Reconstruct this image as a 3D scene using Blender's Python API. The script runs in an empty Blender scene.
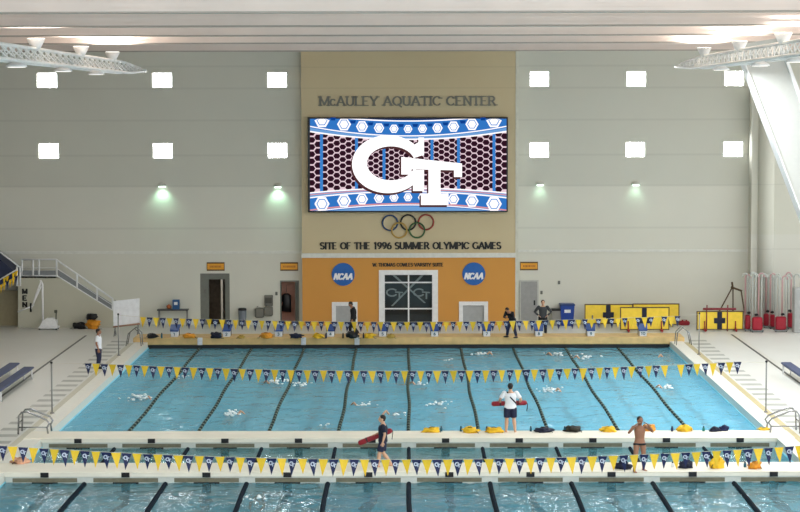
import bpy, math, random
from mathutils import Vector, Matrix, noise
random.seed(7)
PI = math.pi
C = bpy.context.scene.collection
# ------------------------------------------------------------------ camera
F = 2050.0; CX, CY = 400.0, 256.0
CAM = Vector((0, .45, 11.66))
th = math.atan(152 / F); ya = 8.5 / F; ro = 0.0021
fw = Vector((-math.sin(ya) * math.cos(th), math.cos(ya) * math.cos(th), -math.sin(th)))
r0 = Vector((math.cos(ya), math.sin(ya), 0)); u0 = r0.cross(fw)
rt = r0 * math.cos(ro) - u0 * math.sin(ro); up = u0 * math.cos(ro) + r0 * math.sin(ro)
cd = bpy.data.cameras.new('camera'); cam = bpy.data.objects.new('camera', cd); C.objects.link(cam)
cd.sensor_width = 36; cd.lens = F * 36 / 800; cd.clip_end = 500
M = Matrix((rt, up, -fw)).transposed().to_4x4(); M.translation = CAM
cam.matrix_world = M; bpy.context.scene.camera = cam

def at(px, py, Y=None, Z=None, X=None):
    """world point seen at a pixel of the photograph, on the plane y=Y, z=Z or x=X"""
    d = fw * F + rt * (px - CX) - up * (py - CY)
    if Y is not None: t = (Y - CAM.y) / d.y
    elif Z is not None: t = (Z - CAM.z) / d.z
    else: t = X / d.x
    return CAM + d * t

# ------------------------------------------------------------------ materials
MATS = {}
def lin(c):
    return tuple(((v / 255) / 12.92 if v <= 10 else (((v / 255) + .055) / 1.055) ** 2.4) for v in c)
def mat(name, rgb, rough=.6, metal=0, emit=0, var=.06, scale=6, spec=.4):
    if name in MATS: return MATS[name]
    m = bpy.data.materials.new(name); m.use_nodes = True; nt = m.node_tree; N = nt.nodes; L = nt.links
    b = N['Principled BSDF']; c = lin(rgb)
    b.inputs['Roughness'].default_value = rough; b.inputs['Metallic'].default_value = metal
    b.inputs['Specular IOR Level'].default_value = spec
    if emit:
        b.inputs['Base Color'].default_value = (0, 0, 0, 1); b.inputs['Specular IOR Level'].default_value = 0
        b.inputs['Emission Color'].default_value = (*c, 1); b.inputs['Emission Strength'].default_value = emit
    else:
        tc = N.new('ShaderNodeTexCoord'); nz = N.new('ShaderNodeTexNoise'); nz.inputs['Scale'].default_value = scale
        nz.inputs['Detail'].default_value = 4
        rp = N.new('ShaderNodeValToRGB')
        rp.color_ramp.elements[0].position = .3; rp.color_ramp.elements[1].position = .7
        rp.color_ramp.elements[0].color = (*[v * (1 - var) for v in c], 1)
        rp.color_ramp.elements[1].color = (*[min(1, v * (1 + var)) for v in c], 1)
        L.new(tc.outputs['Object'], nz.inputs['Vector']); L.new(nz.outputs['Fac'], rp.inputs['Fac'])
        L.new(rp.outputs['Color'], b.inputs['Base Color'])
    MATS[name] = m; return m

def nmath(nt, op, a, b=None, c=None):
    n = nt.nodes.new('ShaderNodeMath'); n.operation = op
    for i, v in enumerate((a, b, c)):
        if v is None: continue
        if isinstance(v, (int, float)): n.inputs[i].default_value = v
        else: nt.links.new(v, n.inputs[i])
    return n.outputs[0]
def nmix(nt, f, a, b):
    n = nt.nodes.new('ShaderNodeMix'); n.data_type = 'RGBA'
    if isinstance(f, (int, float)): n.inputs[0].default_value = f
    else: nt.links.new(f, n.inputs[0])
    for i, v in ((6, a), (7, b)):
        if isinstance(v, tuple): n.inputs[i].default_value = (*v, 1)
        else: nt.links.new(v, n.inputs[i])
    return n.outputs[2]
def coords(nt):
    g = nt.nodes.new('ShaderNodeNewGeometry'); s = nt.nodes.new('ShaderNodeSeparateXYZ')
    nt.links.new(g.outputs['Position'], s.inputs[0]); return g.outputs['Position'], s.outputs

def wall_mat(name, upper, lower, zsplit, seams, width=.05):
    m = bpy.data.materials.new(name); m.use_nodes = True; nt = m.node_tree
    b = nt.nodes['Principled BSDF']; b.inputs['Roughness'].default_value = .65; b.inputs['Specular IOR Level'].default_value = .2
    pos, s = coords(nt)
    f = nmath(nt, 'GREATER_THAN', s[2], zsplit)
    col = nmix(nt, f, lin(lower), lin(upper))
    seam = None
    for z in seams:
        k = nmath(nt, 'LESS_THAN', nmath(nt, 'ABSOLUTE', nmath(nt, 'SUBTRACT', s[2], z)), width)
        seam = k if seam is None else nmath(nt, 'MAXIMUM', seam, k)
    nz = nt.nodes.new('ShaderNodeTexNoise'); nz.inputs['Scale'].default_value = .5; nz.inputs['Detail'].default_value = 5
    nt.links.new(pos, nz.inputs['Vector'])
    col = nmix(nt, nmath(nt, 'MULTIPLY', nz.outputs['Fac'], .18), col, tuple(v * .6 for v in lin(lower)))
    if seam is not None: col = nmix(nt, nmath(nt, 'MULTIPLY', seam, .10), col, (.12, .12, .11))
    nt.links.new(col, b.inputs['Base Color']); return m

# ------------------------------------------------------------------ mesh builder
class MB:
    def __init__(s): s.v = []; s.f = []; s.m = []; s.sm = []
    def add(s, vs, fs, mi=0, smooth=False):
        o = len(s.v); s.v += [tuple(v) for v in vs]
        for f in fs: s.f.append([o + i for i in f]); s.m.append(mi); s.sm.append(smooth)
        return s
    def box(s, a, b, mi=0, bev=0):
        x0, y0, z0 = [min(p, q) for p, q in zip(a, b)]; x1, y1, z1 = [max(p, q) for p, q in zip(a, b)]
        if bev:
            bv = min(bev, (x1 - x0) / 2.1, (z1 - z0) / 2.1, (y1 - y0) / 2.1)
            P = []
            for (xa, xb, ya_, yb, z) in ((x0 + bv, x1 - bv, y0 + bv, y1 - bv, z0), (x0, x1, y0, y1, z0 + bv),
                                         (x0, x1, y0, y1, z1 - bv), (x0 + bv, x1 - bv, y0 + bv, y1 - bv, z1)):
                P += [(xa + bv, ya_, z), (xb - bv, ya_, z), (xb, ya_ + bv, z), (xb, yb - bv, z), (xb - bv, yb, z), (xa + bv, yb, z), (xa, yb - bv, z), (xa, ya_ + bv, z)]
            fs = [list(range(7, -1, -1)), list(range(24, 32))]
            for k in range(3):
                for i in range(8): fs.append([k * 8 + i, k * 8 + (i + 1) % 8, k * 8 + 8 + (i + 1) % 8, k * 8 + 8 + i])
            return s.add(P, fs, mi)
        vs = [(x0, y0, z0), (x1, y0, z0), (x1, y1, z0), (x0, y1, z0), (x0, y0, z1), (x1, y0, z1), (x1, y1, z1), (x0, y1, z1)]
        return s.add(vs, [(3, 2, 1, 0), (4, 5, 6, 7), (0, 1, 5, 4), (1, 2, 6, 5), (2, 3, 7, 6), (3, 0, 4, 7)], mi)
    def prism(s, poly, y0, y1, mi=0):
        """polygon in x,z extruded along y (y0 faces the viewer)"""
        ar = sum(poly[i][0] * poly[(i + 1) % len(poly)][1] - poly[(i + 1) % len(poly)][0] * poly[i][1] for i in range(len(poly)))
        if ar < 0: poly = poly[::-1]
        n = len(poly); vs = [(x, y0, z) for x, z in poly] + [(x, y1, z) for x, z in poly]
        fs = [list(range(n)), list(range(2 * n - 1, n - 1, -1))] + [(i, n + i, n + (i + 1) % n, (i + 1) % n) for i in range(n)]
        return s.add(vs, fs, mi)
    def tube(s, pts, rad, n=8, mi=0, side=None, smooth=True, closed=False):
        pts = [Vector(p) for p in pts]; k = len(pts)
        if not isinstance(rad, (list, tuple)): rad = [rad] * k
        rad = [r if isinstance(r, tuple) else (r, r) for r in rad]
        vs = []; ref = Vector(side) if side else None
        prev = None
        for i, p in enumerate(pts):
            if closed: t = pts[(i + 1) % k] - pts[i - 1]
            else: t = pts[min(i + 1, k - 1)] - pts[max(i - 1, 0)]
            t.normalize()
            if ref is not None: a = ref - t * ref.dot(t)
            elif prev is None: a = t.orthogonal()
            else: a = prev - t * prev.dot(t)
            if a.length < 1e-6: a = t.orthogonal()
            a.normalize(); prev = a; b = t.cross(a)
            for j in range(n):
                an = 2 * PI * j / n; vs.append(p + a * math.cos(an) * rad[i][0] + b * math.sin(an) * rad[i][1])
        fs = [(i * n + j, i * n + (j + 1) % n, (i + 1) * n + (j + 1) % n, (i + 1) * n + j) for i in range(k - 1) for j in range(n)]
        if closed: fs += [((k - 1) * n + j, (k - 1) * n + (j + 1) % n, (j + 1) % n, j) for j in range(n)]
        else: fs += [list(range(n - 1, -1, -1)), [(k - 1) * n + j for j in range(n)]]
        return s.add(vs, fs, mi, smooth)
    def ell(s, c, r, n=12, mi=0, rot=None, disp=0, seed=0, zmin=None):
        c = Vector(c); vs = []; h = n // 2 + 1; R = rot or Matrix.Identity(3)
        for i in range(h + 1):
            ph = PI * i / h
            for j in range(n):
                a = 2 * PI * j / n; d = Vector((math.sin(ph) * math.cos(a), math.sin(ph) * math.sin(a), math.cos(ph)))
                k = 1 + (disp * (noise.noise(d * 1.8 + Vector((seed * 3.1, seed, 0))) + .45 * noise.noise(d * 4.5 + Vector((seed, 7, seed * 2)))) if disp else 0)
                p = R @ Vector((d.x * r[0] * k, d.y * r[1] * k, d.z * r[2] * k))
                if zmin is not None: p.z = max(p.z, zmin)
                vs.append(c + p)
        fs = [(i * n + j, (i + 1) * n + j, (i + 1) * n + (j + 1) % n, i * n + (j + 1) % n) for i in range(h) for j in range(n)]
        return s.add(vs, fs, mi, True)
    def build(s, name, mats, parent=None, loc=None):
        me = bpy.data.meshes.new(name); me.from_pydata(s.v, [], s.f)
        for m in (mats if isinstance(mats, (list, tuple)) else [mats]): me.materials.append(m)
        for p, mi, q in zip(me.polygons, s.m, s.sm): p.material_index = mi; p.use_smooth = q
        me.update()
        o = bpy.data.objects.new(name, me); C.objects.link(o)
        if parent: o.parent = parent
        if loc is not None: o.location = loc
        return o
def tag(o, label=None, cat=None, group=None, kind=None):
    if label: o['label'] = label
    if cat: o['category'] = cat
    if group: o['group'] = group
    if kind: o['kind'] = kind
    return o
def thing(name, label, cat, loc=(0, 0, 0), rz=0, group=None):
    o = bpy.data.objects.new(name, None); C.objects.link(o); o.location = loc; o.rotation_euler = (0, 0, rz)
    o.empty_display_size = .2
    return tag(o, label, cat, group)
def struct(name, mb, m): return tag(mb.build(name, m), kind='structure')
def copy_tree(o, parent=None):
    c = o.copy(); C.objects.link(c)
    if parent: c.parent = parent
    for ch in [x for x in o.children]: copy_tree(ch, c)
    return c

# ------------------------------------------------------------------ stroke lettering
def arc(cx, cy, rx, ry, a0, a1, n=14):
    return [(cx + rx * math.cos(math.radians(a0 + (a1 - a0) * i / n)), cy + ry * math.sin(math.radians(a0 + (a1 - a0) * i / n))) for i in range(n + 1)]
G = {  # glyph: (advance, strokes, serif points)
 'A': (.86, [[(.06, 0), (.42, 1)], [(.42, 1), (.78, 0)], [(.2, .35), (.64, .35)]], [(.06, 0), (.78, 0)]),
 'C': (.82, [arc(.42, .5, .36, .46, 40, 320)], [(.72, .8)]),
 'E': (.7, [[(.12, 0), (.12, 1)], [(.12, .97), (.58, .97)], [(.12, .5), (.5, .5)], [(.12, .03), (.6, .03)]], [(.12, 0), (.12, 1)]),
 'F': (.66, [[(.12, 0), (.12, 1)], [(.12, .97), (.58, .97)], [(.12, .5), (.5, .5)]], [(.12, 0), (.12, 1)]),
 'G': (.88, [arc(.44, .5, .37, .46, 45, 330), [(.76, .05), (.76, .45)]], [(.76, .45)]),
 'H': (.86, [[(.14, 0), (.14, 1)], [(.72, 0), (.72, 1)], [(.14, .5), (.72, .5)]], [(.14, 0), (.14, 1), (.72, 0), (.72, 1)]),
 'I': (.36, [[(.18, 0), (.18, 1)]], [(.18, 0), (.18, 1)]),
 'L': (.68, [[(.12, 0), (.12, 1)], [(.12, .03), (.6, .03)]], [(.12, 0), (.12, 1)]),
 'M': (1.0, [[(.12, 0), (.12, 1)], [(.12, 1), (.5, .1)], [(.5, .1), (.88, 1)], [(.88, 1), (.88, 0)]], [(.12, 0), (.88, 0), (.1, 1), (.9, 1)]),
 'N': (.86, [[(.14, 0), (.14, 1)], [(.14, 1), (.72, 0)], [(.72, 0), (.72, 1)]], [(.14, 0), (.1, 1), (.72, 1)]),
 'O': (.9, [arc(.45, .5, .37, .46, 0, 360, 20)], []),
 'P': (.7, [[(.12, 0), (.12, 1)], [(.12, .97), (.35, .97)] + arc(.35, .73, .25, .24, 90, -90, 8) + [(.12, .49)]], [(.12, 0), (.12, 1)]),
 'Q': (.9, [arc(.45, .5, .37, .46, 0, 360, 20), [(.5, .15), (.85, -.15)]], []),
 'R': (.8, [[(.12, 0), (.12, 1)], [(.12, .97), (.35, .97)] + arc(.35, .73, .25, .24, 90, -90, 8) + [(.12, .49)], [(.38, .49), (.7, 0)]], [(.12, 0), (.12, 1), (.72, 0)]),
 'S': (.64, [arc(.32, .74, .23, .23, 30, 250, 10) + arc(.32, .26, .25, .24, 80, -150, 10)], []),
 'T': (.76, [[(.38, 0), (.38, 1)], [(.04, .97), (.72, .97)]], [(.38, 0), (.06, .9), (.7, .9)]),
 'U': (.84, [[(.14, 1), (.14, .35)] + arc(.42, .33, .28, .3, 180, 360, 10) + [(.7, 1)]], [(.14, 1), (.7, 1)]),
 'V': (.84, [[(.06, 1), (.42, 0)], [(.42, 0), (.78, 1)]], [(.06, 1), (.78, 1)]),
 'W': (1.1, [[(.06, 1), (.3, 0)], [(.3, 0), (.55, .9)], [(.55, .9), (.8, 0)], [(.8, 0), (1.04, 1)]], [(.06, 1), (1.04, 1)]),
 'Y': (.8, [[(.06, 1), (.4, .45)], [(.74, 1), (.4, .45)], [(.4, .45), (.4, 0)]], [(.06, 1), (.74, 1), (.4, 0)]),
 'c': (.6, [arc(.3, .36, .24, .33, 40, 320)], []),
 '.': (.3, [[(.12, 0), (.12, .16)]], []),
 '0': (.7, [arc(.35, .5, .25, .46, 0, 360, 18)], []),
 '1': (.5, [[(.28, 0), (.28, 1)], [(.28, 1), (.1, .85)]], [(.28, 0)]),
 '2': (.7, [arc(.35, .72, .24, .25, 160, -40, 9) + [(.1, .04), (.62, .04)]], []),
 '3': (.7, [arc(.33, .74, .22, .23, 150, -90, 9), arc(.33, .27, .26, .25, 90, -150, 9)], []),
 '4': (.7, [[(.48, 0), (.48, 1)], [(.48, 1), (.06, .3), (.66, .3)]], []),
 '5': (.7, [[(.58, .96), (.16, .96), (.14, .56)] + arc(.33, .32, .26, .29, 110, -140, 9)], []),
 '6': (.7, [arc(.35, .3, .24, .28, 0, 360, 14), arc(.6, .3, .48, .66, 178, 105, 8)], []),
 '7': (.7, [[(.08, .96), (.6, .96), (.25, 0)]], []),
 '8': (.7, [arc(.35, .74, .2, .22, 0, 360, 12), arc(.35, .27, .25, .25, 0, 360, 12)], []),
 '9': (.7, [arc(.35, .7, .24, .28, 0, 360, 14), arc(.1, .7, .48, .66, -2, -75, 8)], []),
}
def text_width(t, small=None):
    return sum((.45 if ch == ' ' else G[ch.upper() if ch != 'c' else 'c'][0]) for ch in t)
def text(mb, t, x0, x1, z, h, y, thick=.2, thin=.08, serif=.22, depth=.03, slant=0, mi=0):
    """letters from x0 to x1 on the plane y, baseline z"""
    k = (x1 - x0) / text_width(t); x = x0; lay = 0
    for ch in t:
        if ch == ' ': x += .45 * k; continue
        adv, st, se = G[ch]
        for s_ in st:
            for (a, b) in zip(s_, s_[1:]):
                ax, az = a[0] * k, a[1] * h; bx, bz = b[0] * k, b[1] * h
                dx, dz = bx - ax, bz - az; ln = math.hypot(dx, dz) or 1e-6
                w = (thin + (thick - thin) * abs(dz) / ln) * h / 2
                ex, ez = dx / ln * w * .35, dz / ln * w * .35
                nx, nz = -dz / ln * w, dx / ln * w
                P = [(ax - ex + nx, az - ez + nz), (ax - ex - nx, az - ez - nz), (bx + ex - nx, bz + ez - nz), (bx + ex + nx, bz + ez + nz)]
                lay = (lay + 1) % 7
                mb.prism([(x + p[0] + slant * p[1], z + p[1]) for p in P], y - depth - lay * .0006, y, mi)
        if serif:
            for sx, sz in se:
                th_ = max(thin, .11); zz = min(max(sz * h, th_ * h / 2), h - th_ * h / 2); w = serif * h * .95
                mb.prism([(x + sx * k - w, z + zz - th_ * h / 2), (x + sx * k + w, z + zz - th_ * h / 2), (x + sx * k + w, z + zz + th_ * h / 2), (x + sx * k - w, z + zz + th_ * h / 2)], y - depth - .005, y, mi)
        x += adv * k
def pxtext(mb, t, px0, px1, ytop, ybase, Y, **kw):
    a = at(px0, ybase, Y); b = at(px1, ytop, Y)
    text(mb, t, a.x, b.x, (a.z + at(px1, ybase, Y).z) / 2, b.z - at(px1, ybase, Y).z, Y, **kw)

# ================================================================== SETTING
WY = 105.8      # back wall
BY = 105.3      # projecting centre bay
DZ = .3         # deck level
m_deck = bpy.data.materials.new('deck_concrete'); m_deck.use_nodes = True
nt = m_deck.node_tree; b = nt.nodes['Principled BSDF']; b.inputs['Roughness'].default_value = .45; b.inputs['Specular IOR Level'].default_value = .3
pos, s = coords(nt)
ax = nmath(nt, 'ABSOLUTE', s[0])
base = lin((222, 222, 217))
nz = nt.nodes.new('ShaderNodeTexNoise'); nz.inputs['Scale'].default_value = .35; nz.inputs['Detail'].default_value = 6
nt.links.new(pos, nz.inputs['Vector'])
col = nmix(nt, nmath(nt, 'MULTIPLY', nz.outputs['Fac'], .3), base, lin((188, 186, 174)))
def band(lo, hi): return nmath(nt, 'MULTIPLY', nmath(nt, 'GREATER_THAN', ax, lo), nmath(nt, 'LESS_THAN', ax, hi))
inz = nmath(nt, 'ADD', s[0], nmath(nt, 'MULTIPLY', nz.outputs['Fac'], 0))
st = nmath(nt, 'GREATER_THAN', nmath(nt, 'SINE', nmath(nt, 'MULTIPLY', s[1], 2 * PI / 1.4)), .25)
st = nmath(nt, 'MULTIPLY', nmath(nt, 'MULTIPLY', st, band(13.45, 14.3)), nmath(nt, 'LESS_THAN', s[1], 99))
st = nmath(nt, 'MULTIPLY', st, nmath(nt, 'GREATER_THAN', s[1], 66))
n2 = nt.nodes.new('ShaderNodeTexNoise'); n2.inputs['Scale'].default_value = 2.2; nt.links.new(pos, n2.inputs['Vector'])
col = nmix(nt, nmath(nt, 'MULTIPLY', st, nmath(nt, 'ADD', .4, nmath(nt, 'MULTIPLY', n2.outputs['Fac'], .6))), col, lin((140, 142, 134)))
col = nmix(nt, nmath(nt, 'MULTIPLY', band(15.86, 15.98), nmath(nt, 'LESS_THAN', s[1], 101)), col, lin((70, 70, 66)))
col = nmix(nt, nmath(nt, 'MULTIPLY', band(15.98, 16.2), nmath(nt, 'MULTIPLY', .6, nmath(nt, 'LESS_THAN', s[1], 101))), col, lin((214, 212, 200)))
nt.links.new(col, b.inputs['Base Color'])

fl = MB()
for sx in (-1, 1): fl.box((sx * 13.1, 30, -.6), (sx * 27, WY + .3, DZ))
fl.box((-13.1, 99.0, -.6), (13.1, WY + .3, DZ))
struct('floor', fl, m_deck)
m_cope = mat('coping_white', (232, 230, 220), .4, var=.04)
m_tanstrip = mat('coping_tan', (190, 176, 132), .5, var=.1)
for i, sx in enumerate((-1, 1)):
    c = MB(); c.box((sx * 12.5, 30, -.6), (sx * 13.1, 99.0, DZ + .015))
    struct('trim_%d' % (i + 1), c, m_cope)
    c = MB(); c.box((sx * 13.1, 30, 0), (sx * 13.34, 97.5, DZ + .02)); struct('trim_%d' % (i + 3), c, m_tanstrip if sx > 0 else mat('coping_pale', (200, 196, 178), .5))

# pool basin and water --------------------------------------------------
m_tile = bpy.data.materials.new('pool_tile'); m_tile.use_nodes = True; nt = m_tile.node_tree
b = nt.nodes['Principled BSDF']; b.inputs['Roughness'].default_value = .5
pos, s = coords(nt)
nz = nt.nodes.new('ShaderNodeTexNoise'); nz.inputs['Scale'].default_value = .8; nz.inputs['Detail'].default_value = 3
mp = nt.nodes.new('ShaderNodeMapping'); mp.inputs['Scale'].default_value = (1.6, .5, 1); nt.links.new(pos, mp.inputs[0]); nt.links.new(mp.outputs[0], nz.inputs['Vector'])
wob = nmath(nt, 'MULTIPLY', nmath(nt, 'SUBTRACT', nz.outputs['Fac'], .5), 1.1)
xx = nmath(nt, 'ADD', s[0], wob)
fr = nmath(nt, 'FRACT', nmath(nt, 'DIVIDE', nmath(nt, 'ADD', xx, 25), 2.5))
ln = nmath(nt, 'LESS_THAN', nmath(nt, 'ABSOLUTE', nmath(nt, 'SUBTRACT', fr, .5)), .06)
n3 = nt.nodes.new('ShaderNodeTexNoise'); n3.inputs['Scale'].default_value = 2.5; nt.links.new(mp.outputs[0], n3.inputs['Vector'])
tcol = nmix(nt, n3.outputs['Fac'], lin((106, 205, 232)), lin((160, 230, 246)))
tcol = nmix(nt, nmath(nt, 'MULTIPLY', ln, .75), tcol, lin((10, 40, 60)))
nt.links.new(tcol, b.inputs['Base Color'])
bs = MB(); bs.box((-12.5, 30, -.6), (12.5, 99.0, -.42)); struct('pool_floor', bs, m_tile)

for i, sx in enumerate((-1, 1)):
    c = MB(); c.box((sx * 12.46, 30, -.5), (sx * 12.5, 98.1, .04)); struct('trim_%d' % (i + 9), c, m_tile)
def water_mat(name, body, refl, bump, sc, alpha):
    m = bpy.data.materials.new(name); m.use_nodes = True; nt = m.node_tree; N = nt.nodes; L = nt.links
    N.remove(N['Principled BSDF']); out = N['Material Output']
    pos, s = coords(nt)
    mp = N.new('ShaderNodeMapping'); mp.inputs['Scale'].default_value = (1, .8, 1); L.new(pos, mp.inputs[0])
    n1 = N.new('ShaderNodeTexNoise'); n1.inputs['Scale'].default_value = sc; n1.inputs['Detail'].default_value = 3; n1.inputs['Distortion'].default_value = .6
    L.new(mp.outputs[0], n1.inputs['Vector'])
    n2 = N.new('ShaderNodeTexNoise'); n2.inputs['Scale'].default_value = sc * .22; n2.inputs['Detail'].default_value = 2; L.new(mp.outputs[0], n2.inputs['Vector'])
    # choppy patches where people swim, calmer water between
    amp = nmath(nt, 'ADD', .35, nmath(nt, 'MULTIPLY', nmath(nt, 'SUBTRACT', n2.outputs['Fac'], .3), 2.0))
    hgt = nmath(nt, 'ADD', nmath(nt, 'MULTIPLY', n1.outputs['Fac'], amp), nmath(nt, 'MULTIPLY', n2.outputs['Fac'], 2.0))
    bp = N.new('ShaderNodeBump'); bp.inputs['Strength'].default_value = 1; bp.inputs['Distance'].default_value = bump; L.new(hgt, bp.inputs['Height'])
    gl = N.new('ShaderNodeBsdfGlossy'); gl.inputs['Roughness'].default_value = .04; L.new(bp.outputs[0], gl.inputs['Normal'])
    tr = N.new('ShaderNodeBsdfTransparent'); tr.inputs['Color'].default_value = (.75, .93, .97, 1)
    df = N.new('ShaderNodeBsdfDiffuse'); L.new(bp.outputs[0], df.inputs['Normal'])
    cc = nmix(nt, n1.outputs['Fac'], tuple(v * .8 for v in lin(body)), tuple(min(1, v * 1.2) for v in lin(body))); L.new(cc, df.inputs['Color'])
    mx = N.new('ShaderNodeMixShader'); mx.inputs[0].default_value = alpha; L.new(tr.outputs[0], mx.inputs[1]); L.new(df.outputs[0], mx.inputs[2])
    fr = N.new('ShaderNodeFresnel'); fr.inputs['IOR'].default_value = 1.33; L.new(bp.outputs[0], fr.inputs['Normal'])
    fm = nmath(nt, 'MULTIPLY', fr.outputs[0], refl)
    m2 = N.new('ShaderNodeMixShader'); L.new(fm, m2.inputs[0]); L.new(mx.outputs[0], m2.inputs[1]); L.new(gl.outputs[0], m2.inputs[2])
    L.new(m2.outputs[0], out.inputs['Surface']); return m
w_far = water_mat('pool_water_far', (135, 212, 246), .5, .03, 4, .45)
w_gap = water_mat('pool_water_gap', (90, 168, 182), .85, .03, 4, .36)
w_near = water_mat('pool_water_near', (84, 168, 192), 1.0, .03, 5, .4)
def water(y0, y1, m, dx, dy, amp, wl, seed):
    nx = int(25 / dx); ny = int((y1 - y0) / dy); w = MB(); vs = []
    for j in range(ny + 1):
        y = y0 + (y1 - y0) * j / ny
        for i in range(nx + 1):
            x = -12.5 + 25 * i / nx; lane_ = abs(((x + 25) / 2.5) % 1 - .5)
            a_ = amp * (.35 + 1.5 * max(0, noise.noise(Vector((x * .28, y * .16, seed))) + .18)) * (1.25 - lane_)
            z = noise.noise(Vector((x / wl, y / wl * .9, seed + 3))) + .5 * noise.noise(Vector((x / wl * 2.1, y / wl * 1.9, seed + 9)))
            vs.append((x, y, a_ * z))
    w.add(vs, [(j * (nx + 1) + i, j * (nx + 1) + i + 1, (j + 1) * (nx + 1) + i + 1, (j + 1) * (nx + 1) + i) for j in range(ny) for i in range(nx)], 0, True)
    tag(w.build('pool_water', m), kind='structure')
water(71.02, 98.0, w_far, .11, .13, .016, .42, 1)
water(64.72, 69.5, w_gap, .12, .12, .012, .45, 2)
water(44, 63.08, w_near, .08, .09, .055, .42, 3)

# far end platform ------------------------------------------------------
m_tan = mat('platform_tan', (214, 182, 124), .55, var=.12, scale=3)
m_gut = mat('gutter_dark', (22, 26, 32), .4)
p = MB(); p.box((-13.2, 98.0, .17), (13.2, 99.7, .52), bev=.03)
struct('platform_ledge', p, m_tan)
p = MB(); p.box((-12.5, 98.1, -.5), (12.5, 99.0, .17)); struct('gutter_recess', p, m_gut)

# back wall -------------------------------------------------------------
zpx = lambda y, Y=WY: at(408, y, Y).z
m_wall = wall_mat('wall_paint', (203, 203, 191), (214, 213, 201), zpx(186), [zpx(y) for y in (88, 120, 155, 186, 228, 66)])
def holes_wall(x0, x1, z0, z1, holes, ya_, yb):
    mb = MB()
    xs = sorted({x0, x1, *[h[0] for h in holes], *[h[1] for h in holes]}); zs = sorted({z0, z1, *[h[2] for h in holes], *[h[3] for h in holes]})
    xs = [x for x in xs if x0 <= x <= x1]; zs = [z for z in zs if z0 <= z <= z1]
    for a, b_ in zip(xs, xs[1:]):
        run = None
        for c, d in zip(zs, zs[1:]):
            mx_, mz = (a + b_) / 2, (c + d) / 2
            if any(h[0] < mx_ < h[1] and h[2] < mz < h[3] for h in holes):
                if run: mb.box((a, ya_, run[0]), (b_, yb, run[1])); run = None
            else: run = (run[0], d) if run else (c, d)
        if run: mb.box((a, ya_, run[0]), (b_, yb, run[1]))
    return mb
wins = []
for (l, r, t, bt) in ((36.5, 57.3, 72.3, 88.3), (152, 172.3, 72.3, 88.3), (267, 287, 72, 88), (529.5, 549.5, 71.2, 87.2), (626.3, 646.5, 71, 87), (724, 744.5, 70.5, 86.5),
                      (38.3, 59, 143, 159), (152.5, 173, 142.8, 158.8), (267.3, 287.5, 142.5, 158.5), (529.3, 549.3, 142, 158), (625.3, 645.5, 141.6, 157.6), (723, 743.5, 141.2, 157.2)):
    a = at(l, bt, WY); c = at(r, t, WY); wins.append((a.x, c.x, a.z, c.z))
def dh(l, r, t): a = at(l, t, WY); c = at(r, t, WY); return (a.x, c.x, DZ, a.z)
d1 = dh(200, 229.5, 273.5); d2 = dh(280, 299, 280.5)
BX0, BX1 = at(301.5, 150, BY).x, at(515.5, 150, BY).x
WX1 = at(752.5, 150, WY).x
ZT = 16.2
struct('wall_back', holes_wall(-27, 27, DZ, ZT, wins + [d1, d2], WY, WY + .35), m_wall)
m_pane = mat('daylit_glass', (250, 252, 255), emit=24)
m_fr = mat('window_frame', (225, 225, 220), .5)
for i, (a, b_, c, d) in enumerate(wins):
    g = MB(); g.box((a, WY + .12, c), (b_, WY + .14, d)); o = struct('window_%d' % (i + 1), g, m_pane)
    f = MB()
    for q in ((a, a + .05, c, d), (b_ - .05, b_, c, d), (a + .05, b_ - .05, c, c + .05), (a + .05, b_ - .05, d - .05, d)): f.box((q[0], WY + .06, q[2]), (q[1], WY + .12, q[3]))
    f.build('window_frame', m_fr, o)
# centre bay
holec = [(at(379, 320, BY).x, at(438, 320, BY).x, DZ, at(408, 270, BY).z), (at(332, 320, BY).x, at(357.5, 320, BY).x, DZ, at(345, 302, BY).z), (at(459, 320, BY).x, at(488, 320, BY).x, DZ, at(473, 301.5, BY).z)]
m_tanw = wall_mat('wall_tan', (204, 190, 156), (212, 152, 76), zpx(257, BY), [zpx(y, BY) for y in (67, 88)], .03)
struct('wall_center', holes_wall(BX0, BX1, DZ, ZT, holec, BY, WY), m_tanw)
m_ledge = mat('ledge_white', (216, 216, 208), .5)
g = MB()
g.box((BX0 - .03, BY - .1, zpx(257.6, BY)), (BX1 + .03, BY, zpx(253, BY))); struct('trim_5', g, m_ledge)
g = MB(); g.box((-27, WY - .06, zpx(253.2)), (BX0 - .03, WY, zpx(250.6))); g.box((BX1 + .03, WY - .06, zpx(252.4)), (WX1, WY, zpx(250))); struct('trim_6', g, m_ledge)
g = MB(); g.box((BX1, BY - .02, DZ), (BX1 + .15, WY, ZT)); struct('trim_7', g, mat('cream_edge', (205, 204, 190), .5))
# side walls: the right one starts with a pilaster, and has an unseen upper opening added to let world light in
m_side = wall_mat('side_wall_paint', (205, 204, 190), (208, 207, 196), 5, [at(770, 185, 104).z, at(770, 250, 104).z], .03)
g = MB()
x0 = at(753, 150, 104.6).x
g.box((x0, 104.9, DZ), (x0 + .45, WY, ZT))
g.tube([(x0 + .75, 104.9, DZ), (x0 + .75, 104.9, ZT)], [.42, .42], n=20)
g.box((x0 + .75, 104.8, DZ), (x0 + 1.1, WY, ZT)); g.box((x0 + 1.1, 104.7, DZ), (27, WY, ZT))
struct('wall_pilaster', g, m_side)
g = MB(); g.box((WX1 - .06, WY - .03, DZ), (WX1, WY, ZT)); struct('trim_8', g, mat('joint_dark', (90, 90, 84), .6))
g = MB(); g.box((-27.3, -30, DZ), (-27, WY + .3, ZT)); struct('wall_left', g, mat('left_wall_darkened', (120, 118, 108), .7))  # out of view; darkened and extended backwards to cut light from the left
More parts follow.
